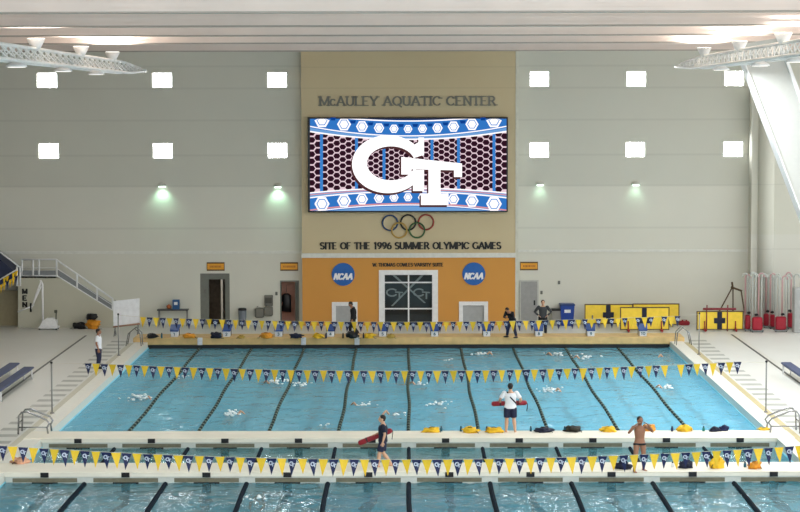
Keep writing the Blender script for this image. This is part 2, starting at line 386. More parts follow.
g = MB(); g.box((-27, -30.3, DZ), (4, -30, ZT)); struct('wall_front_light_block', g, m_side)  # unseen half wall added behind the camera to block light on the left
g = MB(); g.box((27, 30, DZ), (27.3, WY + .3, 2.2)); g.box((27, 30, 13), (27.3, WY, ZT))
for k in range(8): g.box((27, 30 + k * 10.4, 2.2), (27.3, 30.6 + k * 10.4, 13))
struct('wall_right', g, m_side)
# roof and beams
m_ceil = mat('ceiling_paint', (226, 214, 200), .8, var=.05, scale=.4)
m_beam = mat('beam_paint', (228, 212, 203), .6, var=.05, scale=.6)
g = MB(); g.box((-27.3, 46, ZT), (27.3, WY + .4, ZT + .3)); struct('ceiling', g, m_ceil)
prevt = None
for i, (Y, yb, yt) in enumerate(((61.5, 11, -20), (72, 25, 10), (82, 34.5, 24), (92, 42.3, 33), (101, 50.2, 41))):
    zb = at(400, yb, Y).z
    g = MB(); g.box((-27, Y, zb), (27, Y + .45, ZT), 0)
    for z_ in (zb, zb + .22): g.box((-27, Y - .04, z_ + .02), (27, Y, z_ + .1), 0)
    g.box((-27, Y - .01, zb - .05), (27, Y + .46, zb), 1)  # darker strip: shade of the beam underside put into the colour
    struct('beam_%d' % (i + 1), g, [m_beam, mat('beam_underside_shade', (170, 160, 150), .7)])

# ================================================================== WALL THINGS
m_black = mat('black', (18, 18, 22), .4); m_white = mat('white_gloss', (235, 235, 235), .35)
m_navy = mat('navy', (22, 34, 78), .6); m_yel = mat('yellow', (235, 190, 30), .6, var=.1); m_red = mat('rescue_red', (140, 24, 38), .5)
m_steel = mat('steel', (150, 152, 155), .25, .9); m_grey = mat('grey_paint', (135, 135, 132), .5)
m_text = mat('letter_grey', (116, 114, 104), .5); m_dtext = mat('letter_black', (28, 26, 24), .5)
# scoreboard
SY = BY - .35
sb = thing('video_board', 'large video screen showing a white interlocked GT logo on blue and honeycomb', 'screen', (0, 0, 0))
g = MB(); a = at(308, 212.5, SY); c = at(508, 117, SY); g.box((a.x, SY, a.z), (c.x, BY, c.z), bev=.02); g.build('housing', m_black, sb)
def PX(pts, Y): return [(at(x, y, Y).x, at(x, y, Y).z) for x, y in pts]
E = lambda n, c, e=1.0: mat(n, c, emit=e)
def rect(mb, l, r, t, b_, Y, dep=.004): mb.prism(PX([(l, t), (r, t), (r, b_), (l, b_)], Y), Y, Y + dep)
X0, X1, Y0, Y1 = 310, 506.5, 118.8, 210.8
g = MB(); rect(g, X0, X1, Y0, Y1, SY - .01, .01); g.build('screen', E('scr_pink', (232, 205, 215)), sb)
u = lambda x: (x - 408) / 90
def curveband(mb, f0, f1, Y, n=40):
    xs = [X0 + (X1 - X0) * i / n for i in range(n + 1)]
    for a_, b_ in zip(xs, xs[1:]):
        q = [(a_, max(Y0, min(Y1, f0(a_)))), (b_, max(Y0, min(Y1, f0(b_)))), (b_, max(Y0, min(Y1, f1(b_)))), (a_, max(Y0, min(Y1, f1(a_))))]
        if abs(q[0][1] - q[3][1]) + abs(q[1][1] - q[2][1]) < .02: continue
        mb.prism(PX(q, Y), Y, Y + .003)
# honeycomb
hc = MB(); Yh = SY - .018; x = X0 + 1.5; k = 0
cols = []
while x < X1:
    pit = 4.9 + 1.5 * abs(u(x)) ** 1.5; cols.append((x, pit)); x += pit
for k, (x, pit) in enumerate(cols):
    lo = 140.5 - 8 * u(x) ** 2; hi = 187.5 + 4 * u(x) ** 2; rz = (hi - lo) / 8.5
    for j in range(-1, 9):
        y = lo + rz * (j + (.5 if k % 2 else 0) + .2)
        if y < lo or y > hi: continue
        w = pit * .6; h = rz * .40
        P = [(x - w, y), (x - w * .5, y - h), (x + w * .5, y - h), (x + w, y), (x + w * .5, y + h), (x - w * .5, y + h)]
        P = [(min(max(q[0], X0), X1), q[1]) for q in P]
        hc.prism(PX(P, Yh), Yh, Yh + .003)
hc.build('honeycomb_mesh', E('scr_dark', (46, 20, 34)), sb)
g = MB()
for x in (321.5, 356.5, 384, 432, 458.5, 494): rect(g, x - 1.5, x + 1.5, 138 - 7 * u(x) ** 2, 189 + 3 * u(x) ** 2, SY - .022)
g.build('stripe_pattern', E('scr_blue', (60, 130, 205)), sb)
g = MB()
Yb = SY - .026
curveband(g, lambda x: 118, lambda x: 139.5 - 7 * u(x) ** 2, Yb); curveband(g, lambda x: 187.8 + 4.5 * u(x) ** 2, lambda x: 211, Yb)
g.build('blue_pattern', E('scr_blue2', (50, 118, 196)), sb)
g = MB(); Yb = SY - .03
curveband(g, lambda x: 118, lambda x: 120.2 - 6 * u(x) ** 2, Yb)
g.build('dark_band', E('scr_navy', (16, 40, 90)), sb)
g = MB()
for f, t in ((lambda x: 120.4 - 6 * u(x) ** 2, 1.2), (lambda x: 135.3 - 8 * u(x) ** 2, 1.1), (lambda x: 138.6 - 6.6 * u(x) ** 2, 1.4),
             (lambda x: 187.6 + 4 * u(x) ** 2, 1.3), (lambda x: 191 + 5.2 * u(x) ** 2, 1.2), (lambda x: 204.5 + 6 * u(x) ** 2, .9)):
    curveband(g, f, lambda x, f=f, t=t: f(x) + t, Yb - .002)
g.build('white_stripe_pattern', E('scr_white', (255, 250, 252), 1.15), sb)
g = MB(); f = lambda x: 203 + 5.5 * u(x) ** 2; curveband(g, f, lambda x: f(x) + 1.3, Yb - .001); curveband(g, lambda x: 189.3 + 4.4 * u(x) ** 2, lambda x: 190.2 + 4.4 * u(x) ** 2, Yb - .001)
g.build('salmon_stripe_pattern', E('scr_salmon', (225, 150, 150)), sb)
g = MB()
HX = [322, 344, 362, 379, 394, 408, 422.5, 437.5, 453.5, 472, 494]
for a_, b_ in zip(HX, HX[1:]):
    xm = (a_ + b_) / 2
    y = 126 - 9.5 * u(xm) ** 2; g.prism(PX([(xm - 3, y - 2), (xm + 3, y - 2), (xm + 2, y + 1), (xm - 2, y + 1)], Yb - .002), Yb - .002, Yb)
g.build('navy_tab_pattern', E('scr_navy2', (14, 62, 140)), sb)
g = MB()
curveband(g, lambda x: 206.3 + 6 * u(x) ** 2, lambda x: 211, Yb - .0015); curveband(g, lambda x: 136.6 - 7.4 * u(x) ** 2, lambda x: 138.6 - 6.6 * u(x) ** 2, Yb - .0015); curveband(g, lambda x: 189 + 4.4 * u(x) ** 2, lambda x: 191 + 5.2 * u(x) ** 2, Yb - .0008)
g.build('pale_blue_stripe_pattern', E('scr_pale', (110, 160, 215)), sb)
hexm = MB(); hexi = MB(); hexb = MB()
for x, w in ((322, 7.6), (344, 7.0), (362, 6.0), (379, 5.2), (394, 4.6), (408, 4.4), (422.5, 4.6), (437.5, 5.2), (453.5, 5.8), (472, 6.6), (494, 7.8)):
    for top in (1, 0):
        y = 129 - 9.5 * u(x) ** 2 if top else 197.3 + 7.2 * u(x) ** 2
        for (mbx, kx, Yo) in ((hexm, 1, 0), (hexb, .74, .001), (hexi, .6, .002)):
            P = [(x + kx * w * math.cos(PI * j / 3), min(Y1, max(Y0, y + kx * w * 1.02 * math.sin(PI * j / 3)))) for j in range(6)]
            mbx.prism(PX(P, Yb - .004 - Yo), Yb - .004 - Yo, Yb - .002 - Yo)
hexm.build('hexagon_pattern', E('scr_white', (255, 250, 252), 1.15), sb); hexb.build('hexagon_ring_pattern', E('scr_blue3', (90, 150, 215)), sb); hexi.build('hexagon_center_pattern', E('scr_white', (255, 250, 252), 1.15), sb)
def gt(mb, ox, oy, Y, dep=.006):
    outer = arc(0, 0, 1, 1, 18, 342, 44)
    P1 = [(388 + 36 * a + ox, 164.2 - 29 * b_ + oy) for a, b_ in outer]
    P2 = [(391 + 24 * a + ox, 163.3 - 17 * b_ + oy) for a, b_ in outer]
    for i in range(44): mb.prism(PX([P1[i], P1[i + 1], P2[i + 1], P2[i]], Y), Y, Y + dep)
    for l, r, t, b_ in ((418.5, 424, 137.5, 155.5), (413, 424, 170, 191), (401.3, 411.5, 157.5, 174.5), (428.5, 440.5, 166, 196), (421, 448.5, 193.5, 205), (454, 462, 165, 177)):
        mb.prism(PX([(l + ox, t + oy), (r + ox, t + oy), (r + ox, b_ + oy), (l + ox, b_ + oy)], Y), Y + .0007, Y + dep)
    mb.prism(PX([(401.3 + ox, 157 + oy), (462 + ox, 163.5 + oy), (462 + ox, 170.5 + oy), (401.3 + ox, 169 + oy)], Y), Y - .0007, Y + dep)
    mb.prism(PX([(419 + ox, 142 + oy), (412 + ox, 146 + oy), (419 + ox, 155.5 + oy)], Y), Y + .0005, Y + dep)
g = MB(); gt(g, -1.6, 2.2, SY - .045); g.build('logo_shadow', E('scr_brown', (80, 48, 50)), sb)
g = MB(); gt(g, 0, 0, SY - .055); g.build('logo', E('scr_logo', (255, 252, 253), 1.3), sb)
# lettering
o = MB(); pxtext(o, 'McAULEY AQUATIC CENTER', 319, 496.5, 96.3, 105.6, BY, thick=.22, thin=.1, serif=.24, depth=.05)
tag(o.build('wall_lettering', m_text), 'grey serif letters reading McAULEY AQUATIC CENTER above the video screen', 'lettering')
o = MB(); pxtext(o, 'SITE OF THE 1996 SUMMER OLYMPIC GAMES', 320, 501, 242.3, 249, BY, thick=.28, thin=.12, serif=.15, depth=.04)
tag(o.build('wall_lettering', m_dtext), 'black serif letters reading SITE OF THE 1996 SUMMER OLYMPIC GAMES', 'lettering')
o = MB(); pxtext(o, 'W. THOMAS COWLES VARSITY SUITE', 372.5, 443.5, 263, 266.4, BY, thick=.24, thin=.14, serif=.18, depth=.03)
tag(o.build('wall_lettering', m_dtext), 'small dark letters above the big window in the orange wall', 'lettering')
rg = thing('ring_emblem', 'emblem of five interlocked coloured rings below the video screen', 'emblem')
for (px, py, c, nm, kk) in ((390, 222.8, (40, 70, 110), 'blue', 0), (408.2, 222.5, (20, 20, 22), 'black', 0), (426, 222.2, (150, 55, 45), 'red', 0), (399.3, 230.3, (180, 145, 70), 'yellow', 1), (417, 230.2, (50, 95, 55), 'green', 1)):
    p_ = at(px, py, BY - .06 - kk * .03); g = MB()
    g.tube([(p_.x + .385 * math.cos(t_ / 28 * 2 * PI), p_.y, p_.z + .385 * math.sin(t_ / 28 * 2 * PI)) for t_ in range(28)], .042, n=6, closed=True)
    tag(g.build('ring', mat('ring_' + nm, c, .5), rg), nm + ' ring')
# blue discs
for px, py, w in ((343.2, 274.3, 'left'), (473.8, 273.8, 'right')):
    p_ = at(px, py, BY); d = thing('wall_disc', 'blue round sign with white slanted NCAA letters, %s' % ('above the white-framed door left of the window' if w == 'left' else 'above the white-framed door right of the window'), 'sign', (0, 0, 0), group='blue round signs on the orange wall')
    g = MB(); g.prism([(p_.x + .59 * math.cos(t_ / 32 * 2 * PI), p_.z + .59 * math.sin(t_ / 32 * 2 * PI)) for t_ in range(32)], BY - .05, BY); g.build('disc', mat('ncaa_blue', (20, 92, 170), .45), d)
    g = MB(); text(g, 'NCAA', p_.x - .5, p_.x + .46, p_.z - .26, .3, BY - .05, thick=.32, thin=.2, serif=0, slant=.25, depth=.015); g.build('lettering', m_white, d)
# orange door signs
for px, py, w in ((215.7, 266.5, 'above the grey framed door with dark opening'), (289.2, 266.5, 'above the open door with the hanging coat'), (529, 266, 'above the closed grey door')):
    p_ = at(px, py, WY); d = thing('door_sign', 'orange and dark striped sign ' + w, 'sign', group='orange door signs')
    g = MB(); g.box((p_.x - .46, WY - .04, p_.z - .22), (p_.x + .46, WY, p_.z + .22)); g.build('backing', mat('sign_brown', (92, 66, 30), .5), d)
    g = MB(); g.box((p_.x - .43, WY - .055, p_.z - .15), (p_.x + .43, WY - .04, p_.z + .15)); g.build('face', mat('sign_orange', (222, 155, 40), .5), d)
    g = MB(); xx_ = p_.x - .3
    while xx_ < p_.x + .28:
        w_ = random.uniform(.03, .07); g.box((xx_, WY - .062, p_.z - .05), (xx_ + w_, WY - .055, p_.z + .05)); xx_ += w_ + .025
    g.build('faded_lettering', mat('sign_text', (165, 100, 30), .5), d)
# wall lamps
for px, py, t_ in ((162.5, 185.5, 'below the second column of windows, bright green glow'), (278, 186, 'nearest the tan bay on its left side'), (540, 184, 'nearest the tan bay on its right side'), (635.5, 184, 'farther right of the tan bay')):
    p_ = at(px, py, WY); d = thing('wall_lamp', 'small half-round wall lamp shining down, ' + t_, 'lamp', group='wall lamps under the windows')
    g = MB(); g.ell((p_.x, WY - .12, p_.z), (.22, .2, .14), n=14, zmin=-.02); g.build('lamp_shade', mat('lamp_shell', (190, 190, 180), .4), d)
    g = MB(); g.box((p_.x - .17, WY - .26, p_.z - .09), (p_.x + .17, WY - .04, p_.z - .03)); g.build('diffuser', mat('lamp_glow', (225, 255, 235), emit=3 if px < 600 else 1.4), d)
    L_ = bpy.data.lights.new('wall_lamp_light', 'SPOT'); L_.energy = 60 if px < 400 else 14; L_.color = (.55, 1, .72); L_.spot_size = 2.0; L_.spot_blend = 1; L_.shadow_soft_size = .1
    lo = bpy.data.objects.new('wall_lamp_light', L_); C.objects.link(lo); lo.location = (p_.x, WY - .35, p_.z - .12); lo.rotation_euler = (.42, 0, 0)
# big window in orange wall
m_dg = mat('dark_glass', (34, 40, 42), .08, spec=.6); m_ghost = mat('etched_glass', (110, 122, 122), .4)
def slab(mb, l, r, t, b_, Y0_, Y1_, mi=0):
    a_ = at(l, b_, Y0_); c_ = at(r, t, Y0_); mb.box((a_.x, Y0_, a_.z), (c_.x, Y1_, c_.z), mi)
g = MB(); a_ = holec[0]; g.box((a_[0], BY + .16, a_[2]), (a_[1], BY + .18, a_[3])); o = struct('window_13', g, m_dg)
f = MB(); ZB = DZ + .02
wx0, wx1, wz = holec[0][0], holec[0][1], holec[0][3]
f.box((wx0, BY - .05, DZ), (wx0 + .3, BY + .14, wz)); f.box((wx1 - .3, BY - .05, DZ), (wx1, BY + .14, wz)); f.box((wx0 + .3, BY - .05, wz - .25), (wx1 - .3, BY + .14, wz))
f.build('window_frame', m_white, o)
f = MB(); slab(f, 407.9, 409.3, 275, 340, BY + .06, BY + .14)
for y in (281.8, 308): slab(f, 384.5, 432.5, y, y + 1.4, BY + .08, BY + .13)
f.build('window_muntins', m_white, o)
f = MB()
for cx in (395, 422):
    ring = arc(0, 0, 1, 1, 35, 330, 18)
    for i in range(18):
        q = [(cx - 3 + 6 * ring[i][0], 292.5 - 4.2 * ring[i][1]), (cx - 3 + 6 * ring[i + 1][0], 292.5 - 4.2 * ring[i + 1][1]), (cx - 3 + 4.4 * ring[i + 1][0], 292.5 - 2.8 * ring[i + 1][1]), (cx - 3 + 4.4 * ring[i][0], 292.5 - 2.8 * ring[i][1])]
        f.prism(PX(q, BY + .155), BY + .15, BY + .16)
    f.prism(PX([(cx, 291.3), (cx + 8, 292), (cx + 8, 293.2), (cx, 292.6)], BY + .155), BY + .148, BY + .16)
    f.prism(PX([(cx + 3.6, 292), (cx + 5.2, 292), (cx + 5.2, 299), (cx + 3.6, 299)], BY + .155), BY + .149, BY + .16)
for q in ([(392, 275), (395, 275), (426, 303), (424, 303)], [(424, 275), (421, 275), (391, 306), (393, 306)]): f.prism(PX(q, BY + .157), BY + .153, BY + .16)
f.build('etched_logos', m_ghost, o)
# narrow white framed doors
for i, (h, nm) in enumerate(((holec[1], 'door_3'), (holec[2], 'door_4'))):
    g = MB(); g.box((h[0] + .2, BY + .1, DZ), (h[1] - .2, BY + .16, h[3] - .2)); o = struct(nm, g, mat('door_grey', (168, 170, 170), .5))
    f = MB(); f.box((h[0], BY - .04, DZ), (h[0] + .2, BY + .12, h[3])); f.box((h[1] - .2, BY - .04, DZ), (h[1], BY + .12, h[3])); f.box((h[0] + .2, BY - .04, h[3] - .2), (h[1] - .2, BY + .12, h[3])); f.build('door_frame', m_white, o)
    f = MB(); f.box((h[1] - .38, BY + .03, 1.3), (h[1] - .28, BY + .1, 1.38)); f.build('door_handle', m_steel, o)
# left door: grey framed recess with dark opening and half open leaf
m_dark = mat('dark_interior', (96, 82, 68), .8, var=.2); m_dframe = mat('door_frame_grey', (112, 114, 106), .5)
def recess(h, name, back, depth=1.4, sidec=None):
    g = MB(); a, b_, c, d = h
    g.box((a - .3, WY + depth, c), (b_ + .3, WY + depth + .1, d + .3)); g.box((a - .1, WY + .35, c), (a, WY + depth, d)); g.box((b_, WY + .35, c), (b_ + .1, WY + depth, d)); g.box((a - .1, WY + .35, d), (b_ + .1, WY + depth, d + .1))
    g.box((a - .1, WY + .3, c - .1), (b_ + .1, WY + depth, c))
    return struct(name, g, back)
o = recess(d1, 'door_1', m_dark)
f = MB(); a, b_, c, d = d1
i0, i1, it = at(208.5, 280, WY).x, at(225, 280, WY).x, at(215, 279.5, WY).z
f.box((a, WY + .1, c), (i0, WY + .3, d)); f.box((i1, WY + .05, c), (b_, WY + .3, d)); f.box((i0, WY + .1, it), (i1, WY + .3, d)); f.build('door_frame', m_dframe, o)
f = MB(); f.box((at(220.5, 280, WY).x, WY + .12, c), (at(222.5, 280, WY).x, WY + .9, it)); f.build('door_leaf', mat('door_leaf_pale', (190, 182, 170), .5), o)
o = recess(d2, 'door_2', mat('locker_room_pink', (215, 170, 150), .7))
f = MB(); a, b_, c, d = d2
f.box((a, WY - .02, c), (a + .06, WY + .3, d)); f.box((b_ - .06, WY - .02, c), (b_, WY + .3, d)); f.box((a + .06, WY - .02, d - .07), (b_ - .06, WY + .3, d)); f.build('door_frame', m_dframe, o)
f = MB(); f.box((at(295, 280, WY).x, WY + .1, c), (b_ - .06, WY + .16, d - .1)); f.build('door_leaf', mat('door_olive', (92, 92, 84), .5), o)
# coat hanging in door
p_ = at(286.5, 303, WY + .5); g = MB()
g.tube([(p_.x, WY + .5, p_.z + .5), (p_.x, WY + .5, p_.z + .4), (p_.x + .02, WY + .5, p_.z), (p_.x - .03, WY + .5, p_.z - .45)], [(.1, .06), (.24, .1), (.22, .12), (.28, .1)], n=12, side=(1, 0, 0))
g.tube([(p_.x - .22, WY + .5, p_.z + .35), (p_.x - .32, WY + .48, p_.z - .1), (p_.x - .3, WY + .45, p_.z - .3)], [.07, .06, .05])
g.tube([(p_.x, WY + .5, p_.z + .55), (p_.x, WY + .5, p_.z + .95)], .012)
tag(g.build('hanging_coat', m_black), 'black coat hanging in the open pinkish doorway', 'coat')
# right grey door (closed)
a, b_, c, d = dh(519.5, 538.5, 280)
g = MB(); g.box((a + .07, WY - .06, DZ), (b_ - .07, WY, d - .07)); o = struct('door_5', g, mat('door_grey2', (150, 150, 148), .5))
f = MB(); f.box((a, WY - .08, DZ), (a + .07, WY, d)); f.box((b_ - .07, WY - .08, DZ), (b_, WY, d)); f.box((a + .07, WY - .08, d - .07), (b_ - .07, WY, d)); f.build('door_frame', mat('door_frame_pale', (185, 185, 178), .5), o)
f = MB(); f.box((b_ - .25, WY - .11, 1.3), (b_ - .17, WY - .06, 1.55)); f.build('door_handle', m_black, o)
for px, py, t_ in ((205, 291.5, 'on the pale jamb of the grey framed door'), (276.5, 293.5, 'left of the open doorway'), (541.5, 292.5, 'right of the closed grey door'), (559, 282.5, 'high on the wall above the bins')):
    p_ = at(px, py, WY); g = MB(); yy = WY + .1 if px == 205 else WY
    g.box((p_.x - .06, yy - .05, p_.z - .09), (p_.x + .06, yy, p_.z + .09), bev=.015); g.box((p_.x - .015, yy - .07, p_.z - .03), (p_.x + .015, yy - .045, p_.z + .03))
    tag(g.build('switch_plate', mat('switch_grey', (105, 105, 98), .5)), 'small grey switch box ' + t_, 'switch', 'wall switches')
# drinking fountains
for (l, r, t, b_, t_) in ((255.5, 264.5, 307, 317, 'lower left basin of the pair'), (264.5, 273, 295, 315.5, 'taller right unit of the pair')):
    a_ = at(l, b_, WY); c_ = at(r, t, WY); d_ = thing('drinking_fountain', 'grey wall-mounted drinking fountain, ' + t_, 'drinking fountain', group='drinking fountains')
    hz = (c_.z - a_.z)
    g = MB(); g.box((a_.x, WY - .45, a_.z), (c_.x, WY, a_.z + min(hz, .5)), bev=.05); g.build('basin', mat('fountain_grey', (112, 110, 102), .35, .3), d_)
    if hz > .7:
        g = MB(); g.box((a_.x, WY - .1, a_.z + .5), (c_.x, WY, c_.z), bev=.02); g.build('back_panel', mat('fountain_grey', (0, 0, 0)), d_)
        g = MB(); g.box((a_.x + .06, WY - .12, c_.z - .42), (c_.x - .06, WY - .1, c_.z - .12)); g.build('louvre', mat('fountain_dark', (70, 68, 62), .5), d_)
    g = MB(); g.tube([(a_.x + .1, WY - .2, a_.z + min(hz, .5)), (a_.x + .1, WY - .2, a_.z + min(hz, .5) + .06), (a_.x + .16, WY - .22, a_.z + min(hz, .5) + .08)], .015); g.build('spout', m_steel, d_)
# bins
def bin_(name, label, px, py_top, w, h, mbody, mlid, Y=WY - .5, square=False):
    p_ = at(px, py_top, Y); d_ = thing(name, label, 'bin', (p_.x, Y, DZ)); g = MB(); hh = p_.z - DZ
    if square:
        g.add([(-w * .42, -w * .42, 0), (w * .42, -w * .42, 0), (w * .42, w * .42, 0), (-w * .42, w * .42, 0), (-w / 2, -w / 2, hh - .1), (w / 2, -w / 2, hh - .1), (w / 2, w / 2, hh - .1), (-w / 2, w / 2, hh - .1)], [(3, 2, 1, 0), (4, 5, 6, 7), (0, 1, 5, 4), (1, 2, 6, 5), (2, 3, 7, 6), (3, 0, 4, 7)])
        g.build('body', mbody, d_); g = MB(); g.box((-w / 2 - .03, -w / 2 - .05, hh - .1), (w / 2 + .03, w / 2 + .03, hh), bev=.03); g.build('lid', mlid, d_)
    else:
        g.tube([(0, 0, 0), (0, 0, hh * .5), (0, 0, hh - .12)], [w * .44, w * .48, w / 2], n=18); g.build('body', mbody, d_)
        g = MB(); g.tube([(0, 0, hh - .12), (0, 0, hh - .04), (0, 0, hh)], [w * .52, w * .52, w * .4], n=18); g.build('lid', mlid, d_)
    return d_
bin_('trash_can', 'grey round trash can with black lid left of the drinking fountains', 242.3, 308, .42, 1.1, mat('can_grey', (112, 118, 126), .4), m_black)
d_ = bin_('recycling_bin', 'blue wheeled recycling bin with white label by the wall', 567, 303.5, .72, 1.1, mat('bin_blue', (22, 62, 150), .4), mat('bin_blue_lid', (28, 56, 120), .4), square=True)
g = MB(); g.box((-.16, -.37, .68), (.16, -.35, .84)); g.build('paper_label', m_white, d_)
bin_('trash_can', 'pale grey trash can with wide black lid beside the blue recycling bin', 556.5, 308.5, .48, 1, mat('can_pale', (140, 138, 132), .5), m_black, square=True)

# ================================================================== LEFT: stairs, wall with MEN, stand
SYL = 104.6
m_stw = mat('stair_wall_paint', (190, 188, 170), .65, var=.04, scale=.5)
g = MB(); g.prism([(at(18, 326, SYL).x, DZ)] + PX([(18, 276.5), (57, 276.5), (113, 311)], SYL) + [(at(113, 311, SYL).x, DZ)], SYL, WY - .001); struct('wall_stair', g, m_stw)
g = MB(); g.box((-27, SYL + .9, DZ), (at(18, 300, SYL).x, SYL + 1, at(10, 292, SYL).z)); struct('wall_stand_base', g, mat('under_stand', (150, 140, 112), .7))
ml = MB()
for ch, y in (('M', 289), ('E', 295.7), ('N', 302.3)):
    a_ = at(22.3, y + 4.6, SYL); c_ = at(27.4, y, SYL); text(ml, ch, a_.x, c_.x, a_.z, c_.z - a_.z, SYL, thick=.36, thin=.26, serif=.14)
tag(ml.build('wall_lettering', m_dtext), 'black stacked letters spelling MEN on the stair wall', 'lettering')
sr = thing('stair_railing', 'white metal railing with grey lower panels along the stair landing and flight', 'railing')
m_rail = mat('rail_white', (222, 224, 224), .4); YR = SYL + .05
def P3(px, py, Y=YR): return at(px, py, Y)
g = MB()
g.tube([P3(21, 259.5), P3(56, 259.5), P3(113, 299)], .045); g.tube([P3(21, 268), P3(56, 268), P3(113, 305.5)], .02)
g.tube([P3(21, 276), P3(57, 276), P3(113, 311)], .05); g.build('handrail', m_rail, sr)
for x, t, b_ in ((22, 260, 277), (33, 260, 277), (39, 259, 277), (56.5, 259, 277), (77, 274, 289), (97, 288, 301.5), (112.5, 299, 322)):
    g = MB(); g.tube([P3(x, t), P3(x, b_)], .05); g.build('post', m_rail, sr)
g = MB(); m_inf = mat('rail_panel', (128, 132, 134), .5)
g.prism(PX([(22, 270.5), (56, 270.5), (56, 275.6), (22, 275.6)], YR), YR - .01, YR + .01); g.prism(PX([(58, 269.5), (112, 303.5), (112, 310.3), (58, 276)], YR), YR - .01, YR + .01); g.build('infill_panel', m_inf, sr)
g = MB(); g.prism(PX([(20, 276.4), (57, 276.4), (57, 278), (20, 278)], YR), YR - .05, YR + .2); g.build('landing_edge', m_navy, sr)
# spectator stand corner
gs = thing('spectator_stand', 'navy corner of the raised spectator stand above the tan recess', 'stand')
YG = 103.5
g = MB(); g.prism(PX([(-12, 250), (0, 259.5), (15.5, 272), (15.5, 277), (-12, 291)], YG), YG, YG + 2); g.build('seating_deck', mat('stand_navy', (38, 46, 72), .6), gs)
g = MB(); g.tube([at(-12, 243, YG - .1), at(0, 252, YG - .1), at(21, 268, YG - .1)], .04); g.tube([at(-12, 294, YG - .1), at(17, 277, YG - .1)], .06); g.tube([at(-12, 286.5, YG - .1), at(17, 269.5, YG - .1)], .035)
for x in (17, 20): g.tube([at(x, 266, YG - .1), at(x, 286, YG - .1)], .05)
g.build('handrail', m_rail, gs)
# pennant bunch hung under the stand rail
pb = thing('hanging_pennants', 'bunch of yellow pennants hung below the spectator stand rail', 'pennants')
def hp(px, py, w, h, Y): q = at(px, py, Y); return [(q.x - w / 2, q.z), (q.x + w / 2, q.z + .05), (q.x - w * .25, q.z - h)]
for i in range(6):
    for j in range(2):
        g = MB(); g.prism(hp(1.5 + i * 3, 285 - i * 1.7 + j * 5 - 5, .15, .42, YG - .2 - j * .02), YG - .2 - j * .02, YG - .19 - j * .02); g.build('pennant', m_yel if (i + j) % 3 else m_navy, pb)
# pool hoist
h0 = at(49, 326.5, Y=103.8); ph = thing('pool_hoist', 'white wheeled pool hoist with mast and arm beside the MEN lettering', 'hoist', (h0.x, h0.y, DZ))
S_ = 2050 / h0.y
def HL(px, py): return Vector(((px - 49) / S_, 0, (326.5 - py) / S_))
g = MB(); g.box((-.5, -.4, .06), (.5, .4, .16), bev=.04); g.prism([((px - 49) / S_, (326.5 - py) / S_) for px, py in ((40, 323.5), (57.5, 323.5), (57, 317), (53, 314.8), (47, 315), (43, 318))], -.2, .2); g.build('base', m_white, ph)
g = MB(); g.tube([HL(43, 320), HL(43, 281), HL(41, 277)], .055); g.build('mast', m_white, ph)
g = MB(); g.tube([HL(42, 278), HL(37, 290), HL(33, 303)], .05); g.tube([HL(33, 303), HL(18, 309)], .035); g.tube([HL(42, 283), HL(34, 300), HL(31, 307)], .03); g.build('lift_arm', m_white, ph)
g = MB(); g.tube([HL(31, 300), HL(31, 309)], .05); g.build('grip', m_black, ph)
g = MB(); g.tube([HL(56, 317), HL(56.5, 309)], .03); g.box(HL(54.5, 310) + Vector((0, -.06, 0)), HL(57.5, 307) + Vector((0, .06, 0)), bev=.02); g.build('control_box', mat('olive', (90, 92, 78), .5), ph)
for x in (-.42, .42):
    for y in (-.3, .3):
        g = MB(); g.tube([(x - .03, y, .07), (x + .03, y, .07)], .07, n=12); g.build('wheel', m_black, ph)
# whiteboard on easel
w0 = at(127, 336, Z=DZ); wb = thing('whiteboard', 'blank white board on a stand at the far left pool corner', 'whiteboard')
Yw = w0.y
g = MB(); g.prism(PX([(113.5, 301), (139.5, 298.3), (139.5, 322.5), (113.5, 326)], Yw), Yw, Yw + .03); g.build('panel', mat('board_white', (240, 242, 246), .3), wb)
g = MB(); g.tube([at(113, 327, Yw - .03), at(140, 323.8, Yw - .03)], .04); g.build('tray', mat('tray_red', (160, 120, 100), .5), wb)
for x, b_ in ((115, 338), (138, 336)):
    g = MB(); q = at(x, b_, Yw + .05); t_ = at(x, 300, Yw + .05); g.tube([(q.x, Yw + .07, DZ), (t_.x, Yw + .07, t_.z)], .025); g.build('leg', m_steel, wb)
    g = MB(); g.tube([(q.x, Yw - .35, DZ + .02), (q.x, Yw + .07, DZ + .35), (q.x, Yw + .45, DZ + .02)], .02); g.build('foot', m_steel, wb)
# wall shelf with equipment
sh = thing('wall_shelf', 'low dark trolley table against the wall holding pool gear', 'table'); Ys = WY - .6
g = MB(); slab(g, 157, 188, 309.5, 310.8, Ys, Ys + .5); g.build('tabletop', mat('shelf_dark', (70, 72, 74), .5), sh)
for x in (158.5, 186.5):
    for dy in (.04, .46):
        q = at(x, 310.5, Ys); g = MB(); g.tube([(q.x, Ys + dy, DZ), (q.x, Ys + dy, q.z)], .025); g.build('leg', m_grey, sh)
g = MB(); slab(g, 172.5, 179, 300, 309.4, Ys + .05, Ys + .35); slab(g, 174, 177.5, 302, 305, Ys + .04, Ys + .05, 1); tag(g.build('timing_box', [mat('box_blue', (30, 80, 130), .5), m_white]), 'blue box standing on the dark trolley table', 'box')
g = MB(); p_ = at(170, 309.3, Ys + .2); g.ell((p_.x - .05, Ys + .2, p_.z + .13), (.13, .1, .12), n=10, disp=.3, seed=3); tag(g.build('folded_towel', mat('rust', (170, 95, 55), .8)), 'rust coloured folded towel beside the blue box', 'towel')

